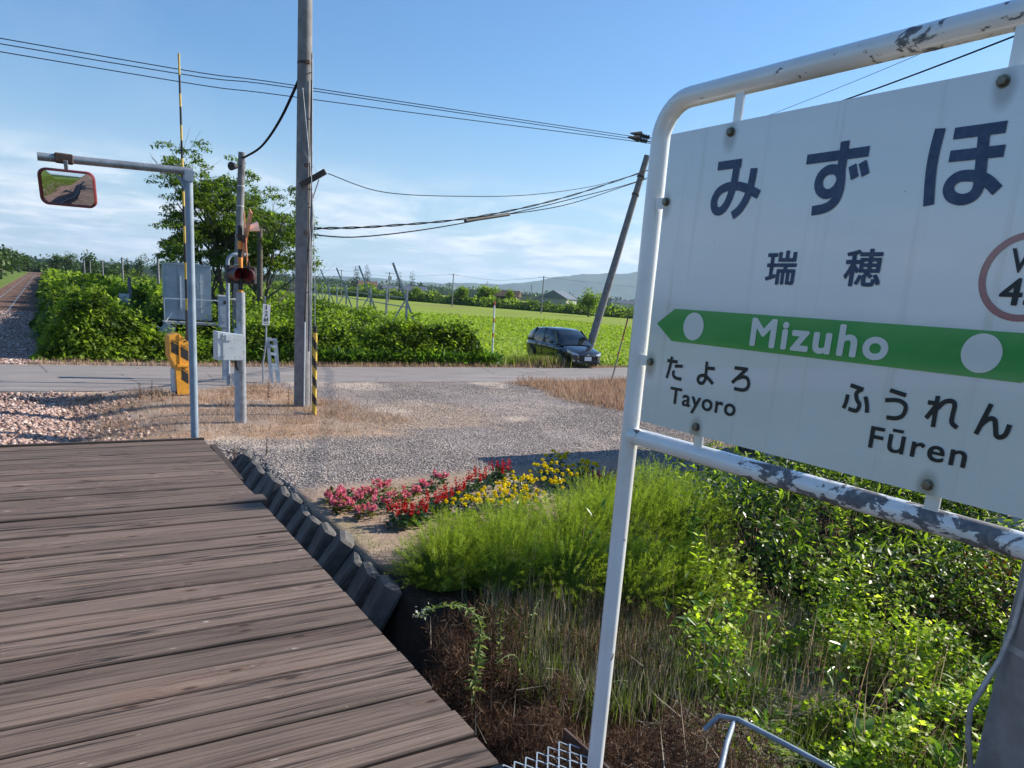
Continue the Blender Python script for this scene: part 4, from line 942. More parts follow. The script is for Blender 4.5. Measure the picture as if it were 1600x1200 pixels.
jp = thing('cable_post', 'short concrete post with a small pale box rising from the shrubs left of the cabinet', 'post', (2.95, 34.6, 0))
MB().box((0, 0, 1.1), (.12, .12, 2.5)).build('post', M['conc'], jp)
MB().box((-.22, -.05, 1.45), (.36, .2, .45)).build('box', M['box_white'], jp)

# ------------------------------------------------------------------ road-edge marker poles
def marker(x, y, lean, h, lab, bands_):
    t = thing('snow_pole', lab, 'marker pole', (x, y, 0), 0)
    for a, b, red in bands_:
        MB().tube([(lean*a, 0, a), (lean*b, 0, b)], .030, 10).build('red_band' if red else 'white_band', M['red_white_r' if red else 'white_steel'], t)
marker(14.57, 25.0, -.02, 2.4, 'red and white banded road marker pole at the right end of the shrubs', [(0, 1.05, False), (1.05, 1.22, True), (1.22, 1.62, False), (1.62, 1.78, True), (1.78, 2.25, False), (2.25, 2.42, True)])
M['marker_grey'] = plain('faded_marker', (.25, .21, .20), .6, 0, .3, 9, .05)
t = thing('snow_pole', 'faded reddish marker pole leaning to the right by the dry verge, beside the sign post', 'marker pole', (16.4, 19.94, 0))
for a, b, c in ((-.1, .9, 'marker_grey'), (.9, 1.02, 'red_white_r'), (1.02, 1.4, 'marker_grey'), (1.4, 1.52, 'red_white_r'), (1.52, 2.17, 'red_frame')): MB().tube([(.21*a, 0, a), (.21*b, 0, b)], .024, 10).build('band', M[c], t)

# ------------------------------------------------------------------ snow fence skeleton
def fence_row(x0, y0, ang, spacing, n, lab, s=1.0):
    t = thing('snow_fence', lab, 'snow fence', (x0, y0, 0)); dx, dy = math.sin(R(ang)), math.cos(R(ang)); px, py = dy, -dx
    for k in range(n):
        a = k*spacing; cx, cy = dx*a, dy*a
        MB().bar((cx, cy, -.2), (cx, cy, 2.65*s), .075).build('post', M['galv'], t)
        if k % 2 == 0:
            MB().bar((cx-px*.62, cy-py*.62, 3.62*s), (cx+px*.95, cy+py*.95, -.1), .075).build('long_brace', M['galv'], t)
            MB().bar((cx, cy, 2.3*s), (cx-px*1.35, cy-py*1.35, -.1), .055).build('short_brace', M['galv'], t)
    L = (n-1)*spacing
    for h in (2.28, 1.92): MB().bar((0, -.0, h*s), (dx*L, dy*L, h*s), .045).build('rail', M['galv'], t)
fence_row(12.5, 28.6, 10.9, 4.15, 15, 'bare galvanised snow fence frames with slanting braces at the edge of the field')
fence_row(20, 118, 3.0, 4.6, 44, 'far row of pale snow fence frames running off left behind the shrubs', 1.15)

# ------------------------------------------------------------------ the main pole behind the sign, its stay, the wires
qp = thing('utility_pole', 'concrete line pole hidden behind the name board where the overhead wires end', 'utility pole', (23.7, 24.8, 0))
MB().tube([(0, 0, -.3), (0, 0, 9.5)], [.19, .13], 20).build('shaft', M['conc'], qp)
for dy, h in ((-.7, 9.25), (.7, 9.25), (0, 9.1)):
    MB().bar((0, 0, h-.05), (-.1, dy, h-.05), .07).build('crossarm', M['galv'], qp)
st = thing('stay_pole', 'dark leaning prop pole rising from behind the parked car', 'stay pole', (20.0, 26.3, -.2))
MB().tube([(0, 0, 0), (1.55, -1.0, 8.9)], [.175, .125], 18).build('shaft', M['conc'], st)
for tz in (.82, .9): MB().tube([(1.55*tz-.01, -1.0*tz, 8.9*tz), (1.55*(tz+.008), -1.0*(tz+.008), 8.9*(tz+.008))], .16, 14).build('clamp', M['rusty'], st)
def wire(name, lab, pts, r, mat='dark_cable', cat='wire', group=None, n=6):
    # catmull-rom through the points
    P = [Vector(p) for p in pts]; out = []
    for i in range(len(P)-1):
        p0, p1, p2, p3 = P[max(i-1, 0)], P[i], P[i+1], P[min(i+2, len(P)-1)]
        for k in range(8):
            t = k/8; out.append(.5*((2*p1)+(p2-p0)*t+(2*p0-5*p1+4*p2-p3)*t*t+(3*p1-p0-3*p2+p3)*t**3))
    out.append(P[-1])
    o = MB().tube(out, r, n, cap=False).build(name, M[mat]); tag(o, lab, cat, group); return out
def ins(p, parent, s=1):
    b = MB()
    for k in range(3): b.tube([(p[0]-.55*s+.13*k, p[1], p[2]), (p[0]-.50*s+.13*k, p[1], p[2])], [.03, .09], 10)
    b.tube([(p[0]-1.05*s, p[1], p[2]+.0), (p[0]-.62*s, p[1], p[2]+.03)], [.02, .13], 8)
    b.tube([(p[0]-.6*s, p[1], p[2]), (p[0], p[1], p[2])], .015, 6)
    b.build('insulator', M['rubber'], parent, None)
q0 = Vector((23.7, 24.8, 0))
for k, (zl, z1, z2, zq, dy, w) in enumerate(((8.18, 8.51, 9.24, 9.40, .1, 'topmost'), (8.05, 8.43, 9.17, 9.33, .18, 'middle'), (7.86, 8.18, 9.05, 9.12, .0, 'lowest'))):
    wire('power_line', '%s of the three thin overhead wires crossing the blue sky' % w, [(-40, 25.0, zl-.9), (-.6, 25.0, zl), (7, 24.97, z1), (20.75, 24.92+dy, z2), (23.3, 24.9+dy, zq)], .012, 'dark_cable', 'overhead wire', 'three overhead wires')
for (x, y, z_) in ((-2.15, .12, 9.30), (-2.35, .0, 9.10)): ins((x, y, z_), qp, 1.25)
def twist(lab, pts, r, amp):
    P = [Vector(p) for p in pts]; res = []
    for i in range(len(P)-1):
        p0, p1, p2, p3 = P[max(i-1, 0)], P[i], P[i+1], P[min(i+2, len(P)-1)]
        for k in range(14):
            t = k/14; res.append(.5*((2*p1)+(p2-p0)*t+(2*p0-5*p1+4*p2-p3)*t*t+(3*p1-p0-3*p2+p3)*t**3))
    res.append(P[-1]); b = MB()
    for ph in (0, math.pi):
        b.tube([p+Vector((0, math.cos(i*.9+ph)*amp, math.sin(i*.9+ph)*amp)) for i, p in enumerate(res)], r, 6, False)
    o = b.build('cable_bundle', M['dark_cable']); tag(o, lab, 'cable', 'cables between the big pole and the hidden pole')
c1 = [(4.74, 16.01, 3.70), (6.75, 16.91, 4.00), (9.94, 18.34, 4.63), (13.92, 20.11, 5.73), (19.16, 22.46, 7.49), (23.6, 24.75, 9.0)]
twist('upper twisted black cable bundle swooping from the big pole up to the right', c1, .013, .017)
c2 = [(4.74, 16.01, 3.59), (6.03, 16.59, 3.68), (8.4, 17.65, 4.16), (11.43, 19.0, 4.93), (14.63, 20.43, 5.84), (18.89, 22.34, 7.13), (23.6, 24.75, 8.9)]
wire('cable', 'plain black cable just below the twisted cable bundle', c2, .014, 'dark_cable', 'cable', 'cables between the big pole and the hidden pole')
wire('cable', 'black cable that closely follows the lower side of the cable bundles to the right', [(9.94, 18.34, 4.60), (13.92, 20.11, 5.50), (18.2, 22.0, 6.88), (23.6, 24.75, 8.6)], .013, 'dark_cable', 'cable', 'cables between the big pole and the hidden pole')
wire('drop_wire', 'thin slack wire sagging from the crossarm of the big pole to the cables', [(5.0, 15.6, 4.78), (6.73, 16.9, 4.74), (9.28, 18.04, 5.05), (12.26, 19.38, 5.56), (15.72, 20.92, 6.39), (18.69, 22.25, 7.33)], .009, 'dark_cable', 'wire')
wire('cable', 'black cable hanging in a curve between the big pole and the thinner pole', [(4.66, 16.1, 6.8), (4.79, 18.33, 6.22), (4.97, 20.88, 5.96), (5.16, 23.58, 6.03), (5.45, 25.5, 6.25)], .030, 'dark_cable', 'cable')
MB().tube([(9.5, 18.15, 4.47), (11.3, 18.95, 4.88)], .045, 8).build('cable_splice', M['rubber']); bpy.data.objects['cable_splice']['label'] = 'striped splice sleeve on the cable bundle'; bpy.data.objects['cable_splice']['category'] = 'cable sleeve'
op = thing('utility_pole', 'concrete line pole standing alone right of the waiting hut', 'utility pole', (16.0, 4.0, 0))
MB().tube([(0, 0, -.3), (0, 0, 9.9)], [.19, .13], 20).build('shaft', M['conc'], op)
for k, (zq, zn, sg_, w) in enumerate(((9.30, 8.95, .30, 'thicker lower'), (9.50, 9.45, .22, 'thin upper'))):
    a = Vector((23.6, 24.7, zq)); b = Vector((16.0, 4.0, zn))
    pts = [a.lerp(b, t)-Vector((0, 0, sg_*4*t*(1-t))) for t in (0, .15, .3, .45, .6, .75, .88, 1)]
    wire('cable', w+' black cable seen above the right part of the name board', pts, 0.020 if k == 0 else .007, 'dark_cable', 'cable')

# ------------------------------------------------------------------ waiting hut behind the board
hut = thing('waiting_hut', 'small dark timber waiting hut standing behind the name board', 'hut', (12.5, 8.35, 0))
MB().box((0, 0, 1.45), (2.6, 2.7, 2.9)).build('wall', M['wood_dark'], hut)
MB().box((0, 0, 2.98), (3.0, 3.0, .14), rot=(0, R(3), 0)).build('roof', M['rusty'], hut)
MB().box((-1.32, .2, 1.0), (.05, .85, 2.0)).build('door', M['steel_blue'], hut); MB().box((-1.32, -.8, 1.5), (.05, .7, .7)).build('window', M['box_white'], hut)
stp = thing('concrete_step', 'pale weathered concrete step at the lower edge of the name board', 'step', (10.95, 4.35, 0), R(4))
MB().box((0, 0, -.02), (.75, .95, .34), ch=.03).build('slab', M['conc_top'], stp); MB().box((-.45, .25, -.06), (.2, .3, .26), ch=.02).build('block', M['conc_top'], stp)

# ------------------------------------------------------------------ parked car
M['car_paint'] = plain('dark_metallic_paint', (.014, .018, .026), .22, .3, .1, 3, 0)
b_ = M['car_paint'].node_tree.nodes['Principled BSDF']; b_.inputs['Coat Weight'].default_value = 1; b_.inputs['Coat Roughness'].default_value = .03
m_, nt_, bb_ = newmat('car_glass'); bb_.inputs['Base Color'].default_value = (.012, .016, .018, 1); bb_.inputs['Roughness'].default_value = .03; bb_.inputs['Specular IOR Level'].default_value = 1.0; M['car_glass'] = m_
m_, nt_, bb_ = newmat('headlight_glass'); bb_.inputs['Base Color'].default_value = (.55, .58, .6, 1); bb_.inputs['Roughness'].default_value = .08; bb_.inputs['Metallic'].default_value = .4; M['headlight'] = m_
car = thing('parked_car', 'dark navy people carrier parked beside the road, nose towards the road', 'car', (18.72, 26.2, .0), R(-(187)))   # local +Y is the nose
def loft(rows, close=True):
    V = []; F = []; n = len(rows[0])
    for r_ in rows: V += r_
    for i in range(len(rows)-1):
        for j in range(n-1): F.append((i*n+j, i*n+j+1, (i+1)*n+j+1, (i+1)*n+j))
    return V, F
def car_rows(st, zb):
    rows = []
    for (y, w, z_top, w_top, z_mid) in st:
        half = [(w*.86, zb), (w*.97, zb+.10), (w, z_mid), (w*.985, z_mid+.12), (w_top, z_top-.03), (w_top*.7, z_top+.01), (0, z_top+.03)]
        ring = [(x, y, z_) for x, z_ in half] + [(-x, y, z_) for x, z_ in half[-2::-1]]
        rows.append(ring)
    return rows
bst = [(-2.28, .70, .80, .60, .55), (-2.22, .80, .92, .74, .6), (-1.9, .86, .95, .80, .65), (-1.2, .875, .95, .82, .68), (0, .88, .93, .83, .68), (.9, .875, .92, .80, .66), (1.3, .87, .90, .74, .64), (1.75, .84, .80, .66, .60), (2.05, .77, .70, .58, .55), (2.20, .66, .60, .50, .48), (2.26, .5, .52, .40, .42)]
V, F = loft(car_rows(bst, .20)); n = 13
F += [tuple(range(n)), tuple(range((len(bst)-1)*n, len(bst)*n))[::-1]]
body = mesh_obj('body', V, F, M['car_paint'], car, smooth=True)
sm = body.modifiers.new('s', 'SUBSURF'); sm.levels = 2; sm.render_levels = 2
cst = [(-2.15, .66, .98), (-1.95, .70, 1.35), (-1.5, .68, 1.50), (-.7, .67, 1.555), (.0, .66, 1.56), (.45, .64, 1.50), (.95, .66, 1.18), (1.35, .70, .92)]
rows = []
for (y, w, zt) in cst:
    half = [(.80-.03*(abs(y) > 1.9), .88), (w+.09, .88+(zt-.88)*.45), (w+.0, zt-.06), (w*.8, zt-.01), (0, zt+.015)]
    rows.append([(x, y, z_) for x, z_ in half] + [(-x, y, z_) for x, z_ in half[-2::-1]])
V, F = loft(rows); n = 9
mats = []
nr = len(cst)
for i in range(nr-1):
    for j in range(n-1):
        roofp = j in (3, 4) or False
        g_ = 1
        if j in (2, 5): g_ = 0 if i < 5 else 1           # roof sides painted
        if j in (3, 4): g_ = 0 if 1 <= i < 5 else 1      # roof painted, windscreen and tailgate glass
        mats.append(g_)
F.append(tuple(range(n))); mats.append(1)
cab = mesh_obj('cabin', V, F, [M['car_paint'], M['car_glass']], car, smooth=True); cab.data.polygons.foreach_set('material_index', mats)
for s_ in (-1, 1):
    for (y0, z0, y1, z1) in ((.35, 1.49, 1.05, .93), (-.45, 1.53, -.38, .93), (-1.35, 1.5, -1.5, .93)):
        MB().bar((s_*(.665), y0, z0), (s_*.80, y1, z1), .055, .05).build('pillar', M['car_paint'], car)
    mesh_obj('headlight', [(s_*.42, 2.235, .60), (s_*.72, 2.12, .68), (s_*.80, 1.86, .76), (s_*.80, 1.90, .64), (s_*.68, 2.18, .56), (s_*.44, 2.25, .54)], [(0, 1, 4, 5), (1, 2, 3, 4)], M['headlight'], car)
    MB().box((s_*.97, .72, .98), (.16, .10, .13), ch=.02).build('wing_mirror', M['car_paint'], car)
    MB().tube([(s_*.62, 2.17, .32), (s_*.62, 2.23, .32)], .045, 12).build('fog_lamp', M['headlight'], car)
    for y in (-1.37, 1.37):
        wl_ = link(bpy.data.objects.new('wheel', None), car); wl_.location = (s_*.80, y, .315); wl_.empty_display_size = .1
        MB().tube([(-.10, 0, 0), (-.085, 0, 0), (.085, 0, 0), (.10, 0, 0)], [.285, .315, .315, .285], 28).build('tyre', M['rubber'], wl_)
        rim = MB().tube([(s_*.104, 0, 0), (s_*.108, 0, 0)], .05, 12)
        for k in range(10):
            a = 2*math.pi*k/10; rim.bar((s_*.106, 0, 0), (s_*.106, .20*math.cos(a), .20*math.sin(a)), .018, .03)
        for k in range(24):
            a, b2 = 2*math.pi*k/24, 2*math.pi*(k+1)/24; rim.bar((s_*.106, .205*math.cos(a), .205*math.sin(a)), (s_*.106, .205*math.cos(b2), .205*math.sin(b2)), .02, .02)
        rim.build('rim', M['alloy'], wl_)
        MB().tube([(s_*.055, y, .36), (s_*.072, y, .36)], .36, 24).build('wheel_arch', M['rubber'], car).location = (s_*.80, 0, 0)
mesh_obj('grille', [(-.42, 2.285, .30), (.42, 2.285, .30), (.50, 2.27, .42), (.30, 2.30, .50), (-.30, 2.30, .50), (-.50, 2.27, .42)], [(0, 1, 2, 3, 4, 5)], M['rubber'], car)
MB().box((0, 2.31, .42), (.33, .015, .17)).build('licence_plate', M['white_steel'], car)
lettering('plate_digits', '38-12', -.12, .12, .36, .44, M['fl_leaf'], .01, 2.320, 1, car) if False else None
MB().box((0, 2.305, .575), (.09, .02, .06)).build('badge', M['alloy'], car)
MB().box((0, 2.22, .24), (1.2, .1, .06)).build('front_lip', M['rubber'], car)
for s_ in (-1, 1):
    for y in (-.95, .10): MB().box((s_*.885, y, .80), (.02, .16, .025)).build('door_handle', M['car_paint'], car)
    for y in (-1.0, -.38, .75): MB().bar((s_*.878, y, .35), (s_*.872, y, .90), .012, .012).build('door_seam', M['rubber'], car)
car.scale = (.95, .95, .95)

# ------------------------------------------------------------------ things at the foot of the sign
fr = thing('tube_frame', 'bent blue grey steel tube frame lying in the weeds at the bottom edge', 'tube frame', (0, 0, 0))
MB().tube([(3.40, 2.88, .02), (3.47, 2.84, .12), (3.55, 2.76, .12), (3.62, 2.45, .11), (3.70, 2.0, .10), (3.75, 1.7, .09)], .017, 12).build('long_tube', M['steel_blue'], fr)
MB().tube([(3.545, 2.78, .11), (3.35, 2.66, .06), (3.02, 2.42, .0), (2.8, 2.25, -.1)], .016, 12).build('cross_tube', M['steel_blue'], fr)
gt = thing('mesh_grate', 'sheet of pale expanded metal mesh with a steel angle, beside the deck edge', 'mesh grate', (0, 0, 0))
b = MB(); X0, X1, Y0, Y1, Z0 = 1.33, 1.84, 1.75, 2.36, .70
nx_g, ny_g = 9, 15
for a in range(nx_g+1):
    for c in range(ny_g+1):
        cx, cy = X0+(X1-X0)*a/nx_g, Y0+(Y1-Y0)*c/ny_g
        if c % 2: cx += (X1-X0)/nx_g/2
        if cx > X1 or (cy > 2.30+(cx-X0)*.0): continue
        dx, dy = (X1-X0)/nx_g/2, (Y1-Y0)/ny_g
        sag = .02*math.sin(cx*9)*math.cos(cy*7)
        b.bar((cx-dx*.98, cy, Z0+sag), (cx, cy+dy, Z0+.003+sag), .006, .003).bar((cx+dx*.98, cy, Z0+sag), (cx, cy+dy, Z0+.003+sag), .006, .003)
b.build('mesh_strand', M['steel_blue'], gt)
bpy.data.objects['mesh_strand']['kind'] = 'stuff'
MB().box((1.875, 2.02, .70), (.012, .70, .07)).box((1.90, 2.02, .672), (.05, .70, .008)).build('steel_angle', M['rusty'], gt)
#@@PART3

# ================================================================== vegetation
def quad2tri(F): return np.concatenate([F[:, [0, 1, 2]], F[:, [0, 2, 3]]])
def canopy_grid(x0, x1, y0, y1, nx, ny, fz, drop=.88):
    xs_, ys_ = np.linspace(x0, x1, nx), np.linspace(y0, y1, ny); X, Y = np.meshgrid(xs_, ys_); Z = fz(X, Y)
    V = np.stack([X, Y, height(X, Y)-.05+Z*drop], -1).reshape(-1, 3)
    i = np.arange(ny-1)[:, None]*nx + np.arange(nx-1)[None]; F = np.stack([i, i+1, i+nx+1, i+nx], -1).reshape(-1, 4)
    return V, quad2tri(F), np.zeros(len(V))
def fence_x(y): return 12.5+(y-28.6)*.1925
def shrub_h(x, y):
    n = vnoise(x, y, 41, .55, 3); n2 = vnoise(x, y, 42, 1.6, 2)
    h = (.55+1.15*n+.95*n2+.35*sstep(x, 6, 2))*sstep(y, 24.35, 25.3)
    xr = np.where(y < 30, 14.7-(y-24.5)*.30, fence_x(y)+.6); xl = -.15+.5*(vnoise(y, y*0, 43, .5, 2)-.5)*2
    h = h*sstep(x, xl-.3, xl+.9)*sstep(x, xr+.5, xr-1.2)
    h = h*(1-.58*np.exp(-((x-3.7)/1.5)**4-((y-26.2)/1.9)**4))*(1-.42*np.exp(-((x-2.3)/.9)**2-((y-31)/3.2)**2))
    h = h*(1-.25*np.exp(-((x-9.8)/2.6)**2-((y-26)/3.0)**2))
    return .93*h*(1-.15*sstep(y, 30, 60))
def shrub_parts():
    parts = [canopy_grid(-.6, 15.2, 24.3, 40, 90, 90, shrub_h, .84), canopy_grid(-.2, 18, 39.5, 80, 50, 70, shrub_h, .84), canopy_grid(-.2, 34, 79, 190, 50, 50, shrub_h, .84)]
    def add(n, y0, y1, size, pw, tv=LEAF_V):
        y = y0+(y1-y0)*NP.rand(n)**pw; x = NP.uniform(-.6, fence_x(y)+2.2)
        hc = shrub_h(x, y); k = hc > .25; x, y, hc = x[k], y[k], hc[k]; m = len(x)
        z_ = height(x, y)+hc-np.abs(NP.normal(0, .20, m))*np.minimum(hc, 1)+NP.uniform(0, .14, m)
        sh = sstep(vnoise(x, y, 44, .9, 3), .35, .65); va = np.clip(-.05+.75*sh+NP.normal(0, .18, m), 0, 1)
        parts.append(scatter_arrays(tv, LEAF_F, np.stack([x, y, z_], 1), NP.uniform(.6, 1.25, m)*size, NP.uniform(0, 6.28, m), NP.normal(.35, .55, m), NP.normal(0, .45, m), va))
    add(40000, 24.4, 36, .155, 1.0); add(22000, 35, 62, .25, 1.2); add(14000, 60, 185, .55, 1.5)
    n = 26000; x = NP.uniform(-.5, 15.0, n); hm = shrub_h(x, np.full(n, 25.6)); t = NP.rand(n); z_ = t*hm; y = 24.45+.75*t**1.6+NP.normal(0, .1, n)+.35*(vnoise(x, x*0, 45, .8, 3)-.5)
    va = np.clip(-.10+.8*sstep(vnoise(x, z_*2, 46, 1.1, 3), .35, .65)+NP.normal(0, .18, n), 0, 1)
    parts.append(scatter_arrays(LEAF_V, LEAF_F, np.stack([x, y, z_-.05], 1), NP.uniform(.07, .19, n), NP.normal(3.14, 1.3, n), NP.normal(-.2, .6, n), NP.normal(0, .5, n), va))
    # taller sprays poking out
    for k in range(190):
        cx = NP.uniform(.6, 13.8); cy = 24.9+NP.rand()**2*12; h0 = float(shrub_h(np.array(cx), np.array(cy)))
        m = 26; t = NP.rand(m); x = cx+NP.normal(0, .10+.12*t, m); y = cy+NP.normal(0, .12, m); z_ = h0-.25+t*NP.uniform(.35, .7)
        parts.append(scatter_arrays(LEAF_V, LEAF_F, np.stack([x, y, z_], 1), NP.uniform(.08, .16, m), NP.uniform(0, 6.28, m), NP.normal(.2, .5, m), NP.normal(0, .4, m), np.clip(NP.normal(.65, .15, m), 0, 1)))
    return join_np(parts)
V, F, va = shrub_parts()
tag(np_mesh('roadside_shrubs', V, F, M['leaf_shrub'], None, va), 'dense green shrub thicket along the far side of the road', kind='stuff')
n = 5200; x = NP.uniform(5.2, 14.6, n); y = 24.42+NP.rand(n)*.55; z_ = NP.uniform(0, .32, n)
V, F, va = scatter_arrays(LANCE_V, LEAF_F, np.stack([x, y, z_], 1), NP.uniform(.22, .42, n), NP.uniform(0, 6.28, n), NP.normal(.85, .35, n), NP.normal(0, .4, n), np.clip(NP.normal(.5, .2, n), 0, 1))
tag(np_mesh('roadside_broad_leaves', V, F, M['dock'], None, va), 'row of broad bright leaves along the road edge under the shrubs', kind='stuff')

# crop rows of the field
n = 60000; y = 25.2+NP.rand(n)**1.5*60; x = NP.uniform(12.5, 62, n); row = np.round((x*.95-y*.3)/.55)*.55; 
x = (row+y*.3)/.95+NP.normal(0, .10, n); k = (x > np.where(y < 30, 15.2, fence_x(y)+1.2)); x, y = x[k], y[k]; n = len(x)
V, F, va = scatter_arrays(LEAF_V, LEAF_F, np.stack([x, y, height(x, y)+NP.uniform(.02, .22, n)], 1), NP.uniform(.10, .20, n)*(1+.010*(y-25)), NP.uniform(0, 6.28, n), NP.normal(.3, .5, n), NP.normal(0, .4, n), np.clip(NP.normal(.45, .22, n), 0, 1))
tag(np_mesh('field_crop', V, F, M['crop'], None, va), 'bright green low crop of the field', kind='stuff')

# grasses: dry straw, verge tufts
def blades(name, x, y, z_, ln, mat, lean=.35, wid=1.0, label=None, var=None, kind='stuff', pm=1.35):
    n = len(x); tv = BLADE_V.copy(); tv[:, 0] *= wid*1.15
    V, F, va = scatter_arrays(tv, BLADE_F, np.stack([x, y, z_], 1), ln, NP.uniform(0, 6.28, n), NP.normal(pm, lean, n), NP.uniform(-.5, .5, n), var)
    return tag(np_mesh(name, V, F, mat, None, va), label, kind=kind)
def zone(n, x0, x1, y0, y1, f):
    x = NP.uniform(x0, x1, n); y = NP.uniform(y0, y1, n); k = NP.rand(n) < f(x, y); return x[k], y[k]
fd = lambda x, y: sstep(x, -.4, .9)*sstep(y, 12.4, 13.1)*sstep(x+(vnoise(x, y, 2, .55, 4)-.5)*3.0, 6.0, 4.9)*sstep(y, road_near(x), road_near(x)-.3)*np.clip(-.35+2.2*vnoise(x, y, 61, 1.5, 3), 0, 1)
x, y = zone(90000, -.5, 6.4, 12.2, 19.8, fd)
tall = vnoise(x, y, 62, 1.0, 3)
blades('dry_grass', x, y, height(x, y)-.01, NP.uniform(.05, .17, len(x))*(1+.9*sstep(tall, .55, .8)*sstep(y, 14, 16)), M['grass_dry'], .45, .9, 'dry straw coloured grass around the pole bases', pm=.45)
f3 = lambda x, y: sstep(x+(vnoise(x, y, 2, .55, 4)-.5)*1.4, 11.8, 12.8)*sstep(y+(vnoise(x, y, 2, .55, 4)-.5)*2, 13.6, 14.6)*sstep(y, road_near(x)+.05, road_near(x)-.25)
x, y = zone(60000, 11.4, 22, 13, 21.4, f3)
blades('dry_grass', x, y, height(x, y)-.01, NP.uniform(.08, .34, len(x)), M['grass_dry'], .5, 1.2, 'tall dry orange grass on the right road verge', pm=.8)
fv = lambda x, y: np.exp(-((y-road_far(x)-.25)/.22)**2)
x, y = zone(40000, -.5, 26, 23.2, 25.6, fv); k = NP.rand(len(x)) < .8
blades('verge_grass', x, y, height(x, y), NP.uniform(.05, .22, len(x)), M['grass_dry'], .5, 1.6, 'thin dry grass fringe at the far road edge')
n = 2600; x = NP.normal(16.6, .75, n); y = NP.normal(24.75, .18, n); blades('verge_grass', x, y, height(x, y), NP.uniform(.2, .55, n), M['grass'], .5, 1.6, 'pale grass tuft hiding the rear wheel of the car', NP.uniform(.6, 1, n))
n = 900; x = NP.normal(16.8, .7, n); y = NP.normal(24.70, .18, n); blades('verge_grass', x, y, height(x, y), NP.uniform(.2, .5, n), M['grass_dry'], .5, 1.6, 'dry stalks in the tuft by the car')
# verge left of the track and beyond
fl = lambda x, y: sstep(x, TC-1.2, TC-1.6)
x, y = zone(36000, -14, -3.4, 24.2, 85, fl)
blades('verge_grass', x, y, height(x, y)-.03, NP.uniform(.25, .8, len(x)), M['grass'], .4, 2.2, 'green grass verge on the left side of the track')
x, y = zone(26000, -16, -5.2, -30, 17.5, lambda x, y: x*0+1)
blades('verge_grass', x, y, height(x, y)-.03, NP.uniform(.2, .6, len(x)), M['grass'], .4, 2.2, 'green weeds on the far side of the track')

# ---------------------------------------------------------------- trees
def blob_leaves(cs, n, size, wsh=.35):
    """cs: list of (x,y,z,rx,ry,rz); leaves near lobe surfaces"""
    parts = []
    w = np.array([c[3]*c[4] for c in cs]); w = w/w.sum()
    for c, f in zip(cs, w):
        m = max(8, int(n*f)); d = NP.normal(0, 1, (m, 3)); d /= np.linalg.norm(d, axis=1)[:, None]; r_ = 1-np.abs(NP.normal(0, wsh, m)); r_ = np.clip(r_, .1, 1.12)
        P = np.array(c[:3])+d*np.array(c[3:6])*r_[:, None]
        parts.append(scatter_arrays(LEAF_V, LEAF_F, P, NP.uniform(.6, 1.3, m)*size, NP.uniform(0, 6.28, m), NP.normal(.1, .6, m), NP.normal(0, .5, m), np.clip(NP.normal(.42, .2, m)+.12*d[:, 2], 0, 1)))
    return join_np(parts)
def far_tree(x, y, h, w, label, kind='round', mat='leaf_far', nl=700, cat='tree', group=None):
    t = thing('tree' if kind != 'conifer' else 'conifer_tree', label, cat, (x, y, -.2), 0, group)
    MB().tube([(0, 0, 0), (0, 0, h*.6)], [max(.06, w*.04), w*.02], 8).build('trunk', M['bark'], t)
    cs = []
    if kind == 'conifer':
        for k in range(7):
            f = k/6; cs.append((NP.normal(0, w*.03), NP.normal(0, w*.03), h*(.15+.78*f), w*.5*(1-f*.62), w*.5*(1-f*.62), h*.13))
    else:
        m = 9
        for k in range(m):
            a = NP.uniform(0, 6.28); rr = NP.uniform(.0, .30)*w; zz = h*NP.uniform(.38, .82); s_ = w*NP.uniform(.16, .28)*(1.15-.5*abs(zz/h-.55))
            cs.append((rr*math.cos(a), rr*math.sin(a), zz, s_, s_, min(s_, h*.2)))
        cs.append((0, 0, h*.55, w*.34, w*.34, h*.33)); cs.append((0, 0, h*.25, w*.30, w*.30, h*.24))
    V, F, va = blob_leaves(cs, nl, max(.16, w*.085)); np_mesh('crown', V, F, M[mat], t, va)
    return t
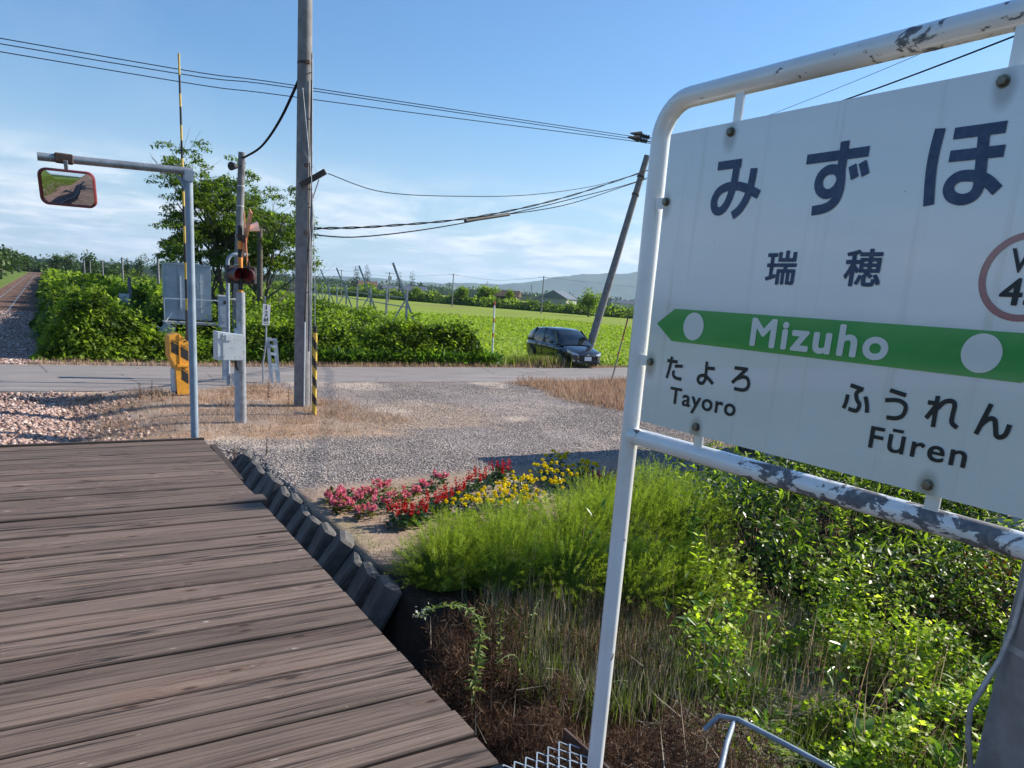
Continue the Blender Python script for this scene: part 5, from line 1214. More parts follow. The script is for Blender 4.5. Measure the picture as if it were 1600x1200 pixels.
# the tree behind the crossing: stems, limbs, airy leaf sprays
def big_tree():
    t = thing('tree', 'airy green deciduous tree with several stems, standing behind the signal and the pole', 'tree', (6.6, 32.5, 0)); g = t
    r_ = random.Random(5); mb = MB(); tips = []
    def grow(p, d, L, rad, lv):
        q = p; pts = [tuple(p)]; rs = [rad]; segs = 4
        for i in range(segs):
            d = (d+Vector((r_.uniform(-.18, .18), r_.uniform(-.18, .18), r_.uniform(-.02, .14)))).normalized(); q = q+d*L/segs; pts.append(tuple(q)); rs.append(rad*(1-.55*(i+1)/segs))
            if lv >= 2 and i > 0: tips.append((q.copy(), d.copy(), lv))
        mb.tube(pts, rs, 7 if lv < 2 else 5, cap=False)
        if lv < 3:
            for k in range(5 if lv == 0 else 4):
                f = r_.uniform(.35, 1.0); base = Vector(pts[min(segs, int(f*segs))]); a = r_.uniform(0, 6.283); tilt = r_.uniform(.5, 1.15)
                nd = (d*math.cos(tilt)+Vector((math.cos(a), math.sin(a), .12))*math.sin(tilt)).normalized(); grow(base, nd, L*r_.uniform(.5, .72), rs[-1]*.85 if lv else rad*.5, lv+1)
        tips.append((q.copy(), d.copy(), 3))
    for (x, y, dx, dy, L, rr) in ((-.3, 0, -.20, .05, 4.6, .11), (.15, .2, .10, .0, 4.9, .13), (.5, -.1, .30, .1, 4.4, .10), (0, .4, -.45, .1, 4.0, .08), (.6, .2, .55, -.1, 3.9, .08)):
        grow(Vector((x, y, 0)), Vector((dx, dy, 1)).normalized(), L, rr, 0)
    mb.build('trunk_and_limbs', M['bark'], t)
    parts = []
    for (q, d, lv) in tips:
        if q.z < 3.1: continue
        if not -2.5 < q.x < 3.3: continue
        if r_.random() < .73: continue
        hd = Vector((d.x, d.y, 0)); hd = hd.normalized() if hd.length > .05 else Vector((1, 0, 0))
        for c_ in range(3):
            m = 30; cen = np.array(q)+np.array(hd)*(c_*.26-.1)+np.array([r_.uniform(-.16, .16), r_.uniform(-.16, .16), r_.uniform(-.08, .10)-.05*c_*c_])
            u = NP.normal(0, 1, (m, 3)); u /= np.linalg.norm(u, axis=1)[:, None]; P = cen+u*NP.rand(m, 1)**.5*np.array([.27, .27, .11]); P[:, 2] -= .35*((P[:, 0]-cen[0])**2+(P[:, 1]-cen[1])**2)
            if cen[2] > 7.9 or cen[2] < 3.0: continue
            parts.append(scatter_arrays(LANCE_V*np.array([1.7, 1, 1]), LEAF_F, P, NP.uniform(.11, .19, m), NP.uniform(0, 6.28, m), NP.normal(-.35, .45, m), NP.normal(0, .4, m), np.clip(NP.normal(.45, .22, m), 0, 1)))
    V, F, va = join_np(parts); np_mesh('crown', V, F, M['leaf_tree'], t, va)
big_tree()
# rows of trees by the railway, left edge of the view
for i_, (x, y, h, w, nm) in enumerate(((-7.4, 108, 4.5, 7, 'big rounded tree at the very left edge beside the railway'), (-7.0, 140, 5.7, 8, 'tallest tree on the left side of the railway'), (-6.6, 172, 6.0, 7.5, 'second tree behind the tallest on the left of the railway'), (-6.0, 210, 6.4, 7, 'middle tree of the receding left row'), (-5.8, 262, 6.2, 7, 'small far tree of the left row'), (-5.6, 340, 6.0, 7, 'farthest tree of the left row where the rails vanish'), (-14, 96, 4.4, 8, 'low tree behind the left edge of the frame'))): far_tree(x, y, h, w, nm, nl=900, group='trees along the left of the railway')
for (x, y, h, w, nm) in ((3.2, 250, 6.4, 7, 'tree just right of where the rails vanish'), (6.6, 240, 6.8, 6, 'second tree right of the rails'), (10.6, 232, 7.2, 7.5, 'dark rounded tree behind the left shrubs, below the mirror'), (15.5, 300, 5.2, 7, 'low hazy tree right of the dark rounded one'), (22, 300, 5.0, 8, 'low bush-like tree left of the cabinet, far off'), (17.0, 205, 6.4, 3.2, 'slender tree standing left of the pole by the cabinet'), (20.2, 205, 7.6, 4.6, 'loose pale tree between the two left poles'), (25.5, 215, 6.2, 6, 'broad low tree left of the cabinet roof'), (31, 240, 6.6, 9, 'wide dark tree behind the cabinet'), (38, 240, 6.0, 9, 'wide dark tree right behind the cabinet')): far_tree(x, y, h, w, nm, nl=800, group='far trees beyond the shrubs on the left')
for (x, y, h, w, nm, kd) in ((117.6, 325, 11.4, 6.5, 'left dark conifer of the pair beside the red roofed house', 'conifer'), (121.8, 323, 11.8, 6, 'right dark conifer of the pair beside the red roofed house', 'conifer'), (113.6, 268, 8.8, 4.4, 'left dark conifer of the pair behind the fence tip', 'conifer'), (117.6, 265, 9.2, 4.8, 'right dark conifer of the pair behind the fence tip', 'conifer')): far_tree(x, y, h, w, nm, kd, 'leaf_conifer', 900, 'tree')
for (x, y, h, w, nm) in ((90, 172, 5.0, 5.0, 'small round tree left of the broad one on the field edge'), (95.5, 168, 5.6, 7.4, 'broad dark tree on the field edge'), (99.5, 164, 5.2, 3.6, 'thin dark tree right of the broad one on the field edge'), (92.8, 122, 5.9, 5.2, 'round bright tree standing left of the leaning prop pole'), (84, 186, 3.8, 4.5, 'small bush tree at the left of the field edge'), (99, 262, 4.6, 7, 'rounded tree near the white house')): far_tree(x, y, h, w, nm, nl=1300, mat='leaf_shrub')

# hedgerow along the far field edge and woods behind
def lumpy_strip(name, pts, h, wd, n, size, mat, label, seed, lo=.15):
    P = np.array(pts, float); seg = np.r_[0, np.cumsum(np.linalg.norm(np.diff(P, axis=0), axis=1))]; L = seg[-1]
    s_ = NP.uniform(0, L, n); x = np.interp(s_, seg, P[:, 0]); y = np.interp(s_, seg, P[:, 1])
    hh = h*(.45+.9*vnoise(s_, s_*0, seed, 3.2/h/2, 4)); off = NP.uniform(-1, 1, n); x += off*wd*.7; y += off*wd*.7
    z_ = hh*NP.uniform(lo, 1, n)**.6*np.sqrt(np.clip(1-off*off*.8, 0, 1))
    va = np.clip(.15+.6*sstep(vnoise(s_, z_, seed+1, 1.6/h, 3), .35, .65)+NP.normal(0, .15, n), 0, 1)
    V, F, v_ = scatter_arrays(LEAF_V, LEAF_F, np.stack([x, y, z_-.3], 1), NP.uniform(.6, 1.3, n)*size, NP.uniform(0, 6.28, n), NP.normal(0, .6, n), NP.normal(0, .5, n), va)
    # solid dark heart so the strip is not see-through
    m = 160; ss = np.linspace(0, L, m); cx, cy = np.interp(ss, seg, P[:, 0]), np.interp(ss, seg, P[:, 1]); ch = h*(.45+.9*vnoise(ss, ss*0, seed, 3.2/h/2, 4))*.80
    cv = []; 
    for k in range(m): cv += [(cx[k]-wd*.5, cy[k]-wd*.5, -.4), (cx[k], cy[k], ch[k]-.3), (cx[k]+wd*.5, cy[k]+wd*.5, -.4)]
    cf = []
    for k in range(m-1):
        a = k*3; b = a+3
        for j in (0, 1): cf += [(a+j, a+j+1, b+j+1), (a+j, b+j+1, b+j)]
    V, F, v_ = join_np([(V, quad2tri(F) if F.shape[1] == 4 else F, v_), (np.array(cv), np.array(cf), np.full(len(cv), .1))])
    return tag(np_mesh(name, V, F, M[mat], None, v_), label, kind='stuff')
HB = [(22, 262), (60, 250), (77.3, 206), (87, 178), (93.5, 164), (97.5, 153), (102, 145), (106, 136), (117, 128), (150, 112), (210, 80)]
lumpy_strip('hedgerow', HB, 3.0, 3.5, 15000, .62, 'leaf_shrub', 'uneven green hedgerow along the far edge of the field', 71)
lumpy_strip('hedgerow', [(-12, 300), (30, 290), (60, 275)], 3.6, 6, 4000, 1.1, 'leaf_far', 'hazy strip of bushes beyond the shrubs on the left', 73)
lumpy_strip('distant_woods', [(-300, 900), (100, 900), (300, 820), (520, 680), (640, 560), (760, 400), (900, 200)], 11, 25, 9000, 3.4, 'leaf_far', 'dark distant belt of woods along the horizon', 75)
lumpy_strip('distant_woods', [(900, 200), (900, -300), (500, -800), (-100, -900), (-600, -600), (-800, 0), (-700, 600), (-300, 900)], 12, 30, 9000, 4.5, 'leaf_far', 'distant belt of woods behind the camera', 77)
lumpy_strip('hedgerow', [(-60, 200), (-52, 60), (-50, -60), (-70, -200)], 3.2, 6, 5000, 1.0, 'leaf_far', 'row of bushes across the meadow left of the line', 79)

# far line poles
for (x, y, h, nm, arm) in ((9.2, 79, 4.5, 'dark line pole just left of the cabinet, the nearest of the left ones', 0), (7.7, 98, 4.2, 'second line pole left of the cabinet', 0), (7.5, 128.6, 4.0, 'third line pole, left of the loose pale tree', 0), (8.1, 176.7, 4.2, 'fourth line pole, over the dark round tree', 0), (5.2, 130, 3.8, 'thin pole by the dark round tree', 0), (68, 199.5, 6.9, 'far line pole left of the dark conifers', 1), (63.1, 154, 6.3, 'far line pole with a thick top, middle of the field view', 2), (74.7, 146.8, 6.9, 'plain far line pole on the hedge, centre right', 1), (85.3, 127.9, 7.4, 'far line pole left of the grey gabled house', 1), (127.8, 198, 7.0, 'thin lamp pole left of the gabled house', 0), (151.6, 267.8, 8.6, 'faint distant pole among the field edge trees', 0)):
    t = thing('line_pole', nm, 'line pole', (x, y, -.2)); MB().tube([(0, 0, 0), (0, 0, h)], [.14, .10], 8).build('shaft', M['conc'], t)
    if arm: MB().bar((-.9, .5, h-.25), (.9, -.5, h-.25), .09).build('crossarm', M['galv'], t)
    if arm == 2: MB().box((.1, 0, h-1.3), (.6, .5, .8)).build('transformer', M['galv'], t)
FP = [(45, 230, 7.2), (68, 199.5, 6.5), (74.7, 146.8, 6.5), (85.3, 127.9, 7.0), (112, 95, 7.2)]
for k in range(4):
    a = Vector(FP[k]); b_ = Vector(FP[k+1]); wire('power_line', ['thin far wire at the left end of the field poles', 'thin far wire between the thick topped pole and its left neighbour', 'thin far wire between the two poles on the hedge', 'thin far wire running right to the leaning prop pole'][k], [a, a.lerp(b_, .5)-Vector((0, 0, .9)), b_], .03, 'galv', 'overhead wire', 'far wires over the field', 4)
LP_ = [(9.2, 79, 4.1), (7.7, 98, 3.9), (7.5, 128.6, 3.7), (8.1, 176.7, 3.9)]
for k in range(3):
    a = Vector(LP_[k]); b_ = Vector(LP_[k+1]); wire('power_line', ['slack wire between the first and second left poles', 'slack wire between the second and third left poles', 'slack wire between the third and fourth left poles'][k], [a, a.lerp(b_, .5)-Vector((0, 0, .7)), b_], .022, 'dark_cable', 'overhead wire', 'wires of the left poles', 4)

# far houses
def house(x, y, rz, w, d, h, rh, wallm, roofm, label, wins=2, ridge_x=True):
    t = thing('house', label, 'house', (x, y, -.2), rz)
    MB().box((0, 0, h/2), (w, d, h)).build('wall', M[wallm], t)
    o = .5; V = [(-w/2-o, -d/2-o, h), (w/2+o, -d/2-o, h), (w/2+o, d/2+o, h), (-w/2-o, d/2+o, h)]
    V += [(-w/2-o, 0, h+rh), (w/2+o, 0, h+rh)] if ridge_x else [(0, -d/2-o, h+rh), (0, d/2+o, h+rh)]
    F = [(0, 1, 5, 4), (2, 3, 4, 5), (3, 0, 4), (1, 2, 5), (3, 2, 1, 0)] if ridge_x else [(0, 4, 5, 3), (1, 2, 5, 4), (0, 1, 4), (2, 3, 5), (3, 2, 1, 0)]
    mesh_obj('roof', V, F, M[roofm], t)
    for k in range(wins):
        wx = -w/2+w*(k+.5)/wins; f = MB().box((wx, -d/2-.03, h*.55), (1.5, .08, 1.1)).build('window', M['white_steel'], t); MB().box((wx, -d/2-.08, h*.55), (1.3, .04, .95)).build('pane', M['car_glass'], f)
    return t
M['roof_red'] = plain('faded_red_roof', (.17, .085, .07), .7, 0, .2, 2, 0); M['wall_cream'] = plain('cream_wall', (.62, .60, .54), .8, 0, .1, 2, 0); M['roof_grey'] = plain('blue_grey_roof', (.12, .14, .17), .5, 0, .15, 2, 0); M['wall_grey'] = plain('grey_wall', (.33, .34, .35), .8, 0, .1, 2, 0)
house(118.5, 313, R(-22), 7, 7, 3.4, 1.9, 'wall_cream', 'roof_red', 'small house with a faded red roof in front of the dark conifers')
house(103, 250, R(-25), 4.5, 5, 2.9, 1.1, 'wall_cream', 'roof_grey', 'tiny white house left of the thick topped pole')
house(110, 246, R(-28), 8, 6, 2.7, 1.6, 'wall_grey', 'roof_grey', 'low grey roofed house in front of the second conifer pair', 3)
house(134.8, 193, R(-52), 8.5, 11, 3.4, 2.4, 'wall_grey', 'roof_grey', 'grey gabled barn behind the hedge, left of the round tree', 2, False)
house(127.5, 214, R(-40), 10, 7, 3.0, 2.0, 'wood_dark', 'rusty', 'dark low barn left of the grey gabled barn', 2)
house(190, 222, R(-45), 16, 7, 3.4, 1.2, 'wall_cream', 'roof_grey', 'long pale building low behind the hedge, beside the sign post', 5)

# ---------------------------------------------------------------- flower bed
def flower_plant(kind, x, y, lab, grp):
    r0 = NP.uniform(.9, 1.12); t = thing({'p': 'pink_flower_plant', 'r': 'red_salvia_plant', 'y': 'marigold_plant'}[kind], lab, 'flower plant', (x, y, float(height(x, y))), NP.uniform(0, 6.28), grp)
    if kind == 'y': w, h, nl, ls = .17, .22, 90, .07
    elif kind == 'r': w, h, nl, ls = .12, .17, 90, .08
    else: w, h, nl, ls = .12, .16, 110, .06
    w *= r0; h *= r0
    d = NP.normal(0, 1, (nl, 3)); d /= np.linalg.norm(d, axis=1)[:, None]; d[:, 2] = np.abs(d[:, 2]); P = d*np.array([w, w, h])*NP.uniform(.45, 1, (nl, 1))
    P[:, 2] = P[:, 2]+.01
    V, F, va = scatter_arrays(LEAF_V, LEAF_F, P, NP.uniform(.6, 1.2, nl)*ls, np.arctan2(d[:, 1], d[:, 0])-1.57, NP.normal(.3, .4, nl), NP.normal(0, .4, nl))
    np_mesh('foliage', V, F, M['fl_leaf_y' if kind == 'p' and NP.rand() < .6 else 'fl_leaf'], t, va)
    def pet(P, s_, n, mat, name, tv=LEAF_V):
        a = NP.normal(0, 1, (n, 3)); a /= np.linalg.norm(a, axis=1)[:, None]
        V, F, va = scatter_arrays(tv*np.array([1.3, 1, 1]), LEAF_F, P[None]+a*s_*.35*np.array([1, 1, .8]), NP.uniform(.7, 1.2, n)*s_*.7, NP.uniform(0, 6.28, n), NP.uniform(-.6, 1.4, n), NP.normal(0, .5, n)); return V, F, va
    if kind == 'y':
        for k in range(rnd.randint(8, 12)):
            a, rr = NP.uniform(0, 6.28), w*1.15*np.sqrt(NP.rand()); hh = h*NP.uniform(.85, 1.30)
            np_mesh('marigold_head', *(lambda q: (q[0]*np.array([1, 1, 1]), q[1]))(pet(np.array([rr*math.cos(a), rr*math.sin(a), hh]), .042, 34, None, None))[:2], M['fl_yel'], t, NP.rand(34*4))
    else:
        parts = []
        ns = rnd.randint(9, 12) if kind == 'p' else rnd.randint(6, 8)
        for k in range(ns):
            a, rr = NP.uniform(0, 6.28), w*1.05*np.sqrt(NP.rand()); bz = h*(.95 if kind == 'r' else .75); L = NP.uniform(.06, .14) if kind == 'r' else NP.uniform(.015, .05)
            for q in range(4): parts.append(pet(np.array([rr*math.cos(a)*(1+.2*q/4), rr*math.sin(a)*(1+.2*q/4), bz+L*q/3]), (.038 if kind == 'r' else .046)*(1-.10*q), 10, None, None))
        V, F, va = join_np(parts); tag(np_mesh('flower_spikes', V, F, M['fl_pink' if kind == 'p' else 'fl_red'], t, va), None, kind='stuff')
pk = [(2.83, 8.47, 'at the far left end of the bed'), (3.03, 8.63, 'behind the leftmost pink ones'), (2.84, 8.13, 'nearest the block wall'), (3.03, 8.27, 'second from the block wall, middle of the left clump'), (3.31, 8.49, 'in the back row, third from the left'), (3.01, 7.83, 'lowest in the picture, with a few yellow leaves'), (3.60, 8.78, 'in the back row, in front of the gravel'), (3.29, 8.02, 'in the front row beside bare soil'), (3.58, 8.23, 'front row, third from the wall'), (3.86, 8.46, 'front row, fourth from the wall'), (4.19, 8.70, 'second from the right end of the pink row'), (4.46, 8.96, 'at the right end of the pink row')]
for x, y, s_ in pk: flower_plant('p', x, y, 'pink flowered bedding plant '+s_, 'pink flower plants')
rd = [(3.22, 7.38, 'at the left end of the red row, by the feathery bush'), (3.36, 7.40, 'second from the left of the red row'), (3.50, 7.50, 'third from the left of the red row'), (3.72, 7.66, 'fourth from the left of the red row'), (3.92, 7.80, 'fifth from the left of the red row'), (4.20, 8.03, 'sixth of the red row, mid way'), (4.45, 8.16, 'seventh of the red row'), (4.74, 8.42, 'eighth of the red row'), (5.03, 8.64, 'with tall spikes, just before the shadow'), (5.38, 8.90, 'at the edge of the hut shadow'), (5.56, 9.0, 'at the right end of the red row, in shadow'), (6.49, 8.02, 'dark in shadow beside the sign post'), (6.78, 8.06, 'seen through behind the sign post')]
for x, y, s_ in rd: flower_plant('r', x, y, 'scarlet flowered bedding plant '+s_, 'red flower plants')
yl = [(4.06, 7.47, 'lowest left, just over the feathery bush'), (4.36, 7.50, 'second from the left above the bush'), (4.66, 7.72, 'third of the yellow row, sunlit'), (4.92, 7.74, 'fourth of the yellow row, sunlit'), (5.25, 7.98, 'fifth of the yellow row, full of heads'), (5.42, 8.28, 'with one tall pair of heads'), (5.95, 8.60, 'mostly in shadow, near the back'), (6.26, 8.80, 'in shadow, second from the back'), (6.69, 9.30, 'farthest back, its top catching the sun'), (6.10, 8.23, 'shaded, left of the right group'), (6.52, 8.50, 'shaded, in the right group'), (6.74, 8.62, 'at the right end of the right group'), (5.55, 7.80, 'sunlit beside the feathery bush top'), (4.95, 7.40, 'low and half hidden by the feathery bush'), (4.60, 7.12, 'sunk in the feathery bush')]
for x, y, s_ in yl: flower_plant('y', x, y, 'yellow marigold plant '+s_, 'marigold plants')
x, y = zone(5200, 2.6, 8, 5.9, 9.2, lambda x, y: .15+.85*sstep(vnoise(x, y, 81, 1.6, 3), .5, .7)*(y < 9.1+.1*(x-2.9)))
blades('bed_weeds', x, y, height(x, y), NP.uniform(.02, .06, len(x)), M['grass'], .6, 3.0, 'small thin weeds in the flower bed')

# ---------------------------------------------------------------- feathery kochia bushes
def kochia(x, y, r_, h, lab):
    t = thing('kochia_bush', lab, 'bush', (x, y, float(height(x, y))), 0, 'feathery green bushes')
    ns = int(460*(r_/.6)**2); nn = 62; d = NP.normal(0, 1, (ns, 3)); d[:, 2] = np.abs(d[:, 2])*1.25+.12; d /= np.linalg.norm(d, axis=1)[:, None]
    sq = (np.abs(d[:, 0])**3+np.abs(d[:, 1])**3+np.abs(d[:, 2])**3)**(-1/3)
    tip = d*np.array([r_, r_, h])*(sq*NP.uniform(.84, 1.07, ns)*(.84+.34*vnoise(d[:, 0]*2+x*3+30, d[:, 1]*2+y*3+30, 91, 1.2, 2)))[:, None]
    bs = tip*np.array([.35, .35, 0]); ctl = bs*.4+tip*.6+np.array([0, 0, h*.12]); t_ = .30+.70*NP.rand(ns, nn)**.75
    T = t_[..., None]; P = (1-T)**2*bs[:, None]+2*T*(1-T)*ctl[:, None]+T*T*tip[:, None]; tang = 2*(1-T)*(ctl-bs)[:, None]+2*T*(tip-ctl)[:, None]; tang /= np.linalg.norm(tang, axis=2)[..., None]
    P = P+NP.normal(0, .008, P.shape); out = tang*.9+NP.normal(0, .55, tang.shape); out[..., 2] += .25; out /= np.linalg.norm(out, axis=2)[..., None]
    P = P.reshape(-1, 3); out = out.reshape(-1, 3); n = len(P); tt = t_.reshape(-1)
    yaw = np.arctan2(out[:, 1], out[:, 0])-1.5708; pit = np.arcsin(np.clip(out[:, 2], -1, 1))
    tone = np.clip(np.repeat(NP.normal(.42, .20, ns), nn)+.5*(tt-.75)+NP.normal(0, .10, n), 0, 1)  # sunlit tips and shaded base of each sprig painted into the needle tone
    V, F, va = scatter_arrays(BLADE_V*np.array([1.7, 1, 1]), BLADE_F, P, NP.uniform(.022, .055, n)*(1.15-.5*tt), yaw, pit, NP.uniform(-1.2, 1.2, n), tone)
    core = []; cf = []; a_, b_ = 14, 7
    for j in range(b_):
        for i in range(a_):
            th, ph = 2*math.pi*i/a_, math.pi/2*j/(b_-1)*.99; core.append((r_*.62*math.cos(th)*math.cos(ph), r_*.62*math.sin(th)*math.cos(ph), h*.60*math.sin(ph)))
    for j in range(b_-1):
        for i in range(a_): p0 = j*a_+i; p1 = j*a_+(i+1) % a_; cf += [(p0, p1, p1+a_), (p0, p1+a_, p0+a_)]
    V, F, va = join_np([(V, F, va), (np.array(core), np.array(cf), np.zeros(len(core)))])
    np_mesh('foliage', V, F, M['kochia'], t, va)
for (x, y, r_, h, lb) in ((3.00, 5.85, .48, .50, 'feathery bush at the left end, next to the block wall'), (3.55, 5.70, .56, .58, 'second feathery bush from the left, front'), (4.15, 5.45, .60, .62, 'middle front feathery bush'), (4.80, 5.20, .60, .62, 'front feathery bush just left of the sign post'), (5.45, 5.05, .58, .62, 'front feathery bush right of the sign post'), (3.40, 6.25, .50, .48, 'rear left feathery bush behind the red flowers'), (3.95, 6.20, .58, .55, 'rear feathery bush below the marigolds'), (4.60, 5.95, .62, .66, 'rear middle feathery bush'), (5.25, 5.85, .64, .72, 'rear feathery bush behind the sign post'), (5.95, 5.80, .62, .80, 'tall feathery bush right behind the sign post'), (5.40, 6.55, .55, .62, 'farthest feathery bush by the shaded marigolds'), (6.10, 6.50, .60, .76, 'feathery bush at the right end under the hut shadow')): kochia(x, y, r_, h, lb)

# ---------------------------------------------------------------- weeds in the hollow
def hz_(x, y): return height(x, y)
def wfilter(n, x0, x1, y0, y1, f):
    x = NP.uniform(x0, x1, n); y = NP.uniform(y0, y1, n); k = NP.rand(n) < f(x, y); return x[k], y[k]
nz = lambda x, y, s_, sc=1.2: vnoise(x, y, s_, sc, 3)
dead_zone = lambda x, y: np.maximum(sstep(x+.9*(nz(x, y, 101)-.5), 4.3, 3.5), .55*sstep(x, 5.8, 5.0)*sstep(y, 3.7, 4.1))*sstep(x, 1.35, 1.7)*sstep(y+.8*(nz(x, y, 102)-.5), 5.2, 4.7)
x, y = wfilter(210000, 1.4, 5.9, 1.2, 5.9, dead_zone)
hm = .06+.34*sstep(nz(x, y, 103, 2.2), .35, .7)
V, F, va = scatter_arrays(BLADE_V*np.array([1.3, 1, 1]), BLADE_F, np.stack([x, y, hz_(x, y)+NP.rand(len(x))*hm], 1), NP.uniform(.03, .12, len(x)), NP.uniform(0, 6.28, len(x)), NP.normal(.6, .8, len(x)), NP.uniform(-1, 1, len(x)))
tag(np_mesh('dead_weeds', V, F, M['weed_dead'], None, va), 'reddish brown tangle of dead weeds beside the deck', kind='stuff')
# grey-green grass fringe under the feathery bushes
gz = lambda x, y: sstep(x, 2.9, 3.4)*sstep(x, 6.6, 5.8)*sstep(y-(4.9-.22*(x-3)), -1.3, -.5)*sstep(y-(5.35-.22*(x-3)), .2, -.1)*np.clip(.3+1.2*nz(x, y, 115, 2.5), 0, 1)
x, y = wfilter(42000, 2.8, 6.8, 2.8, 5.6, gz)
blades('weed_grass', x, y, hz_(x, y), NP.uniform(.10, .38, len(x)), M['grass'], .30, .5, 'thin green grass below the feathery bushes', NP.rand(len(x))*.8)
x, y = wfilter(24000, 2.8, 6.8, 2.8, 5.6, gz)
blades('weed_grass', x, y, hz_(x, y), NP.uniform(.15, .42, len(x)), M['straw_pale'], .28, .45, 'pale dry stems in the grass below the feathery bushes')
gz2 = lambda x, y: sstep(nz(x, y, 104, 1.0), .45, .6)*sstep(x, 3.3, 3.9)
x, y = wfilter(40000, 3.2, 9, 1.2, 5.0, gz2)
blades('weed_grass', x, y, hz_(x, y), NP.uniform(.08, .26, len(x)), M['grass'], .4, .6, 'short green grass among the leafy weeds', NP.rand(len(x))*.8)
# leafy weeds: bright in the middle, dark bramble to the rear
def weed_h(x, y): return (.06+.50*sstep(nz(x, y, 105, 2.2), .3, .72)+.35*nz(x, y, 106, 4.5))*(1+.7*sstep(x*.5+y, 6.3, 8.2))*(1-.62*np.exp(-((x-4.8)/.8)**4-((y-3.15)/.65)**4))
bright = lambda x, y: sstep(x+1.1*(nz(x, y, 101)-.5)-.95*np.clip(y-3.25, 0, 2), 3.55, 4.1)*sstep(x*.42+y, 6.9+.9, 6.2+.2)*np.clip(.15+1.6*sstep(nz(x, y, 107, 2.2), .42, .6), 0, 1)*(1-.95*np.exp(-((x-5.05)/.48)**2-((y-3.42)/.34)**2))
x, y = wfilter(98000, 3.2, 11, .8, 5.6, bright)
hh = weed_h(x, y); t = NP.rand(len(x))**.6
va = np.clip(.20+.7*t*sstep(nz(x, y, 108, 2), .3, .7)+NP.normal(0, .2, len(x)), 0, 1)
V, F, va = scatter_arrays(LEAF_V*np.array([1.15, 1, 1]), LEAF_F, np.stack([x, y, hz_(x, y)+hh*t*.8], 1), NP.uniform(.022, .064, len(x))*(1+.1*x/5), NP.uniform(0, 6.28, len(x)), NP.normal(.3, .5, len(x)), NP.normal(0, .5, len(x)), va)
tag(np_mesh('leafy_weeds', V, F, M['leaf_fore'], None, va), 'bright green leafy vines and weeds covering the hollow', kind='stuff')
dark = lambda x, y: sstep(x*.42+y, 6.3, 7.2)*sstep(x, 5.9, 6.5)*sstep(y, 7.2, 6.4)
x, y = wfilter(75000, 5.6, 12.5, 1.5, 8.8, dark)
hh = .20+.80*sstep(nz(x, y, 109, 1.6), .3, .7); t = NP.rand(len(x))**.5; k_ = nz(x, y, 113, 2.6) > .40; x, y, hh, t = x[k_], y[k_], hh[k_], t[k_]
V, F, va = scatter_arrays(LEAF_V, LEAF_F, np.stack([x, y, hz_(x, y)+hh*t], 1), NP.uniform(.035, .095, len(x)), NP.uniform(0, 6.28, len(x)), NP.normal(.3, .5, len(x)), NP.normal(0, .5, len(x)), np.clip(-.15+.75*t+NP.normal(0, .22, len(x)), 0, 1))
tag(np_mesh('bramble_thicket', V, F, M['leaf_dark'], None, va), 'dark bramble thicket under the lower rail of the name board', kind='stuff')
x, y = wfilter(9000, 6.0, 12, 1.5, 7.8, dark)
V, F, va = scatter_arrays(LANCE_V, LEAF_F, np.stack([x, y, hz_(x, y)+.3+.6*NP.rand(len(x))], 1), NP.uniform(.08, .17, len(x)), NP.uniform(0, 6.28, len(x)), NP.normal(.5, .5, len(x)), NP.normal(0, .5, len(x)))
tag(np_mesh('fern_leaves', V, F, M['leaf_shrub'], None, va), 'mid green fern-like leaves among the brambles', kind='stuff')
# pale straw nest and red-brown patch at right
n = 2600; a = NP.uniform(0, 6.28, n); rr = NP.normal(.24, .14, n); x = 5.05+rr*np.cos(a); y = 3.45+rr*np.sin(a)*.8
V, F, va = scatter_arrays(BLADE_V*np.array([.5, 1, 1]), BLADE_F, np.stack([x, y, hz_(x, y)+NP.uniform(.02, .12, n)], 1), NP.uniform(.12, .30, n), a+NP.normal(0, .6, n), NP.normal(.05, .25, n), NP.uniform(-.5, .5, n))
tag(np_mesh('straw_nest', V, F, M['straw_pale'], None, va), 'flattened patch of pale straw among the weeds', kind='stuff')
x, y = wfilter(9000, 3.0, 4.6, 2.2, 3.6, lambda x, y: np.exp(-((x-3.75)/.45)**2-((y-2.95)/.4)**2))
V, F, va = scatter_arrays(BLADE_V*np.array([.5, 1, 1]), BLADE_F, np.stack([x, y, hz_(x, y)+NP.uniform(.02, .2, len(x))], 1), NP.uniform(.05, .2, len(x)), NP.uniform(0, 6.28, len(x)), NP.normal(.2, .4, len(x)), NP.uniform(-.5, .5, len(x)))
tag(np_mesh('pale_twigs', V, F, M['straw_pale'], None, va), 'pale dry twigs at the edge of the dead weeds', kind='stuff')
x, y = wfilter(14000, 7.6, 11, 2.2, 4.6, lambda x, y: np.clip(nz(x, y, 111, 2)*1.5-.3, 0, 1))
V, F, va = scatter_arrays(LEAF_V, LEAF_F, np.stack([x, y, hz_(x, y)+NP.uniform(.05, .55, len(x))], 1), NP.uniform(.02, .05, len(x)), NP.uniform(0, 6.28, len(x)), NP.normal(.3, .6, len(x)), NP.normal(0, .5, len(x)))
tag(np_mesh('dead_weeds', V, F, M['weed_dead'], None, va), 'rusty brown dead growth at the right edge under the board', kind='stuff')

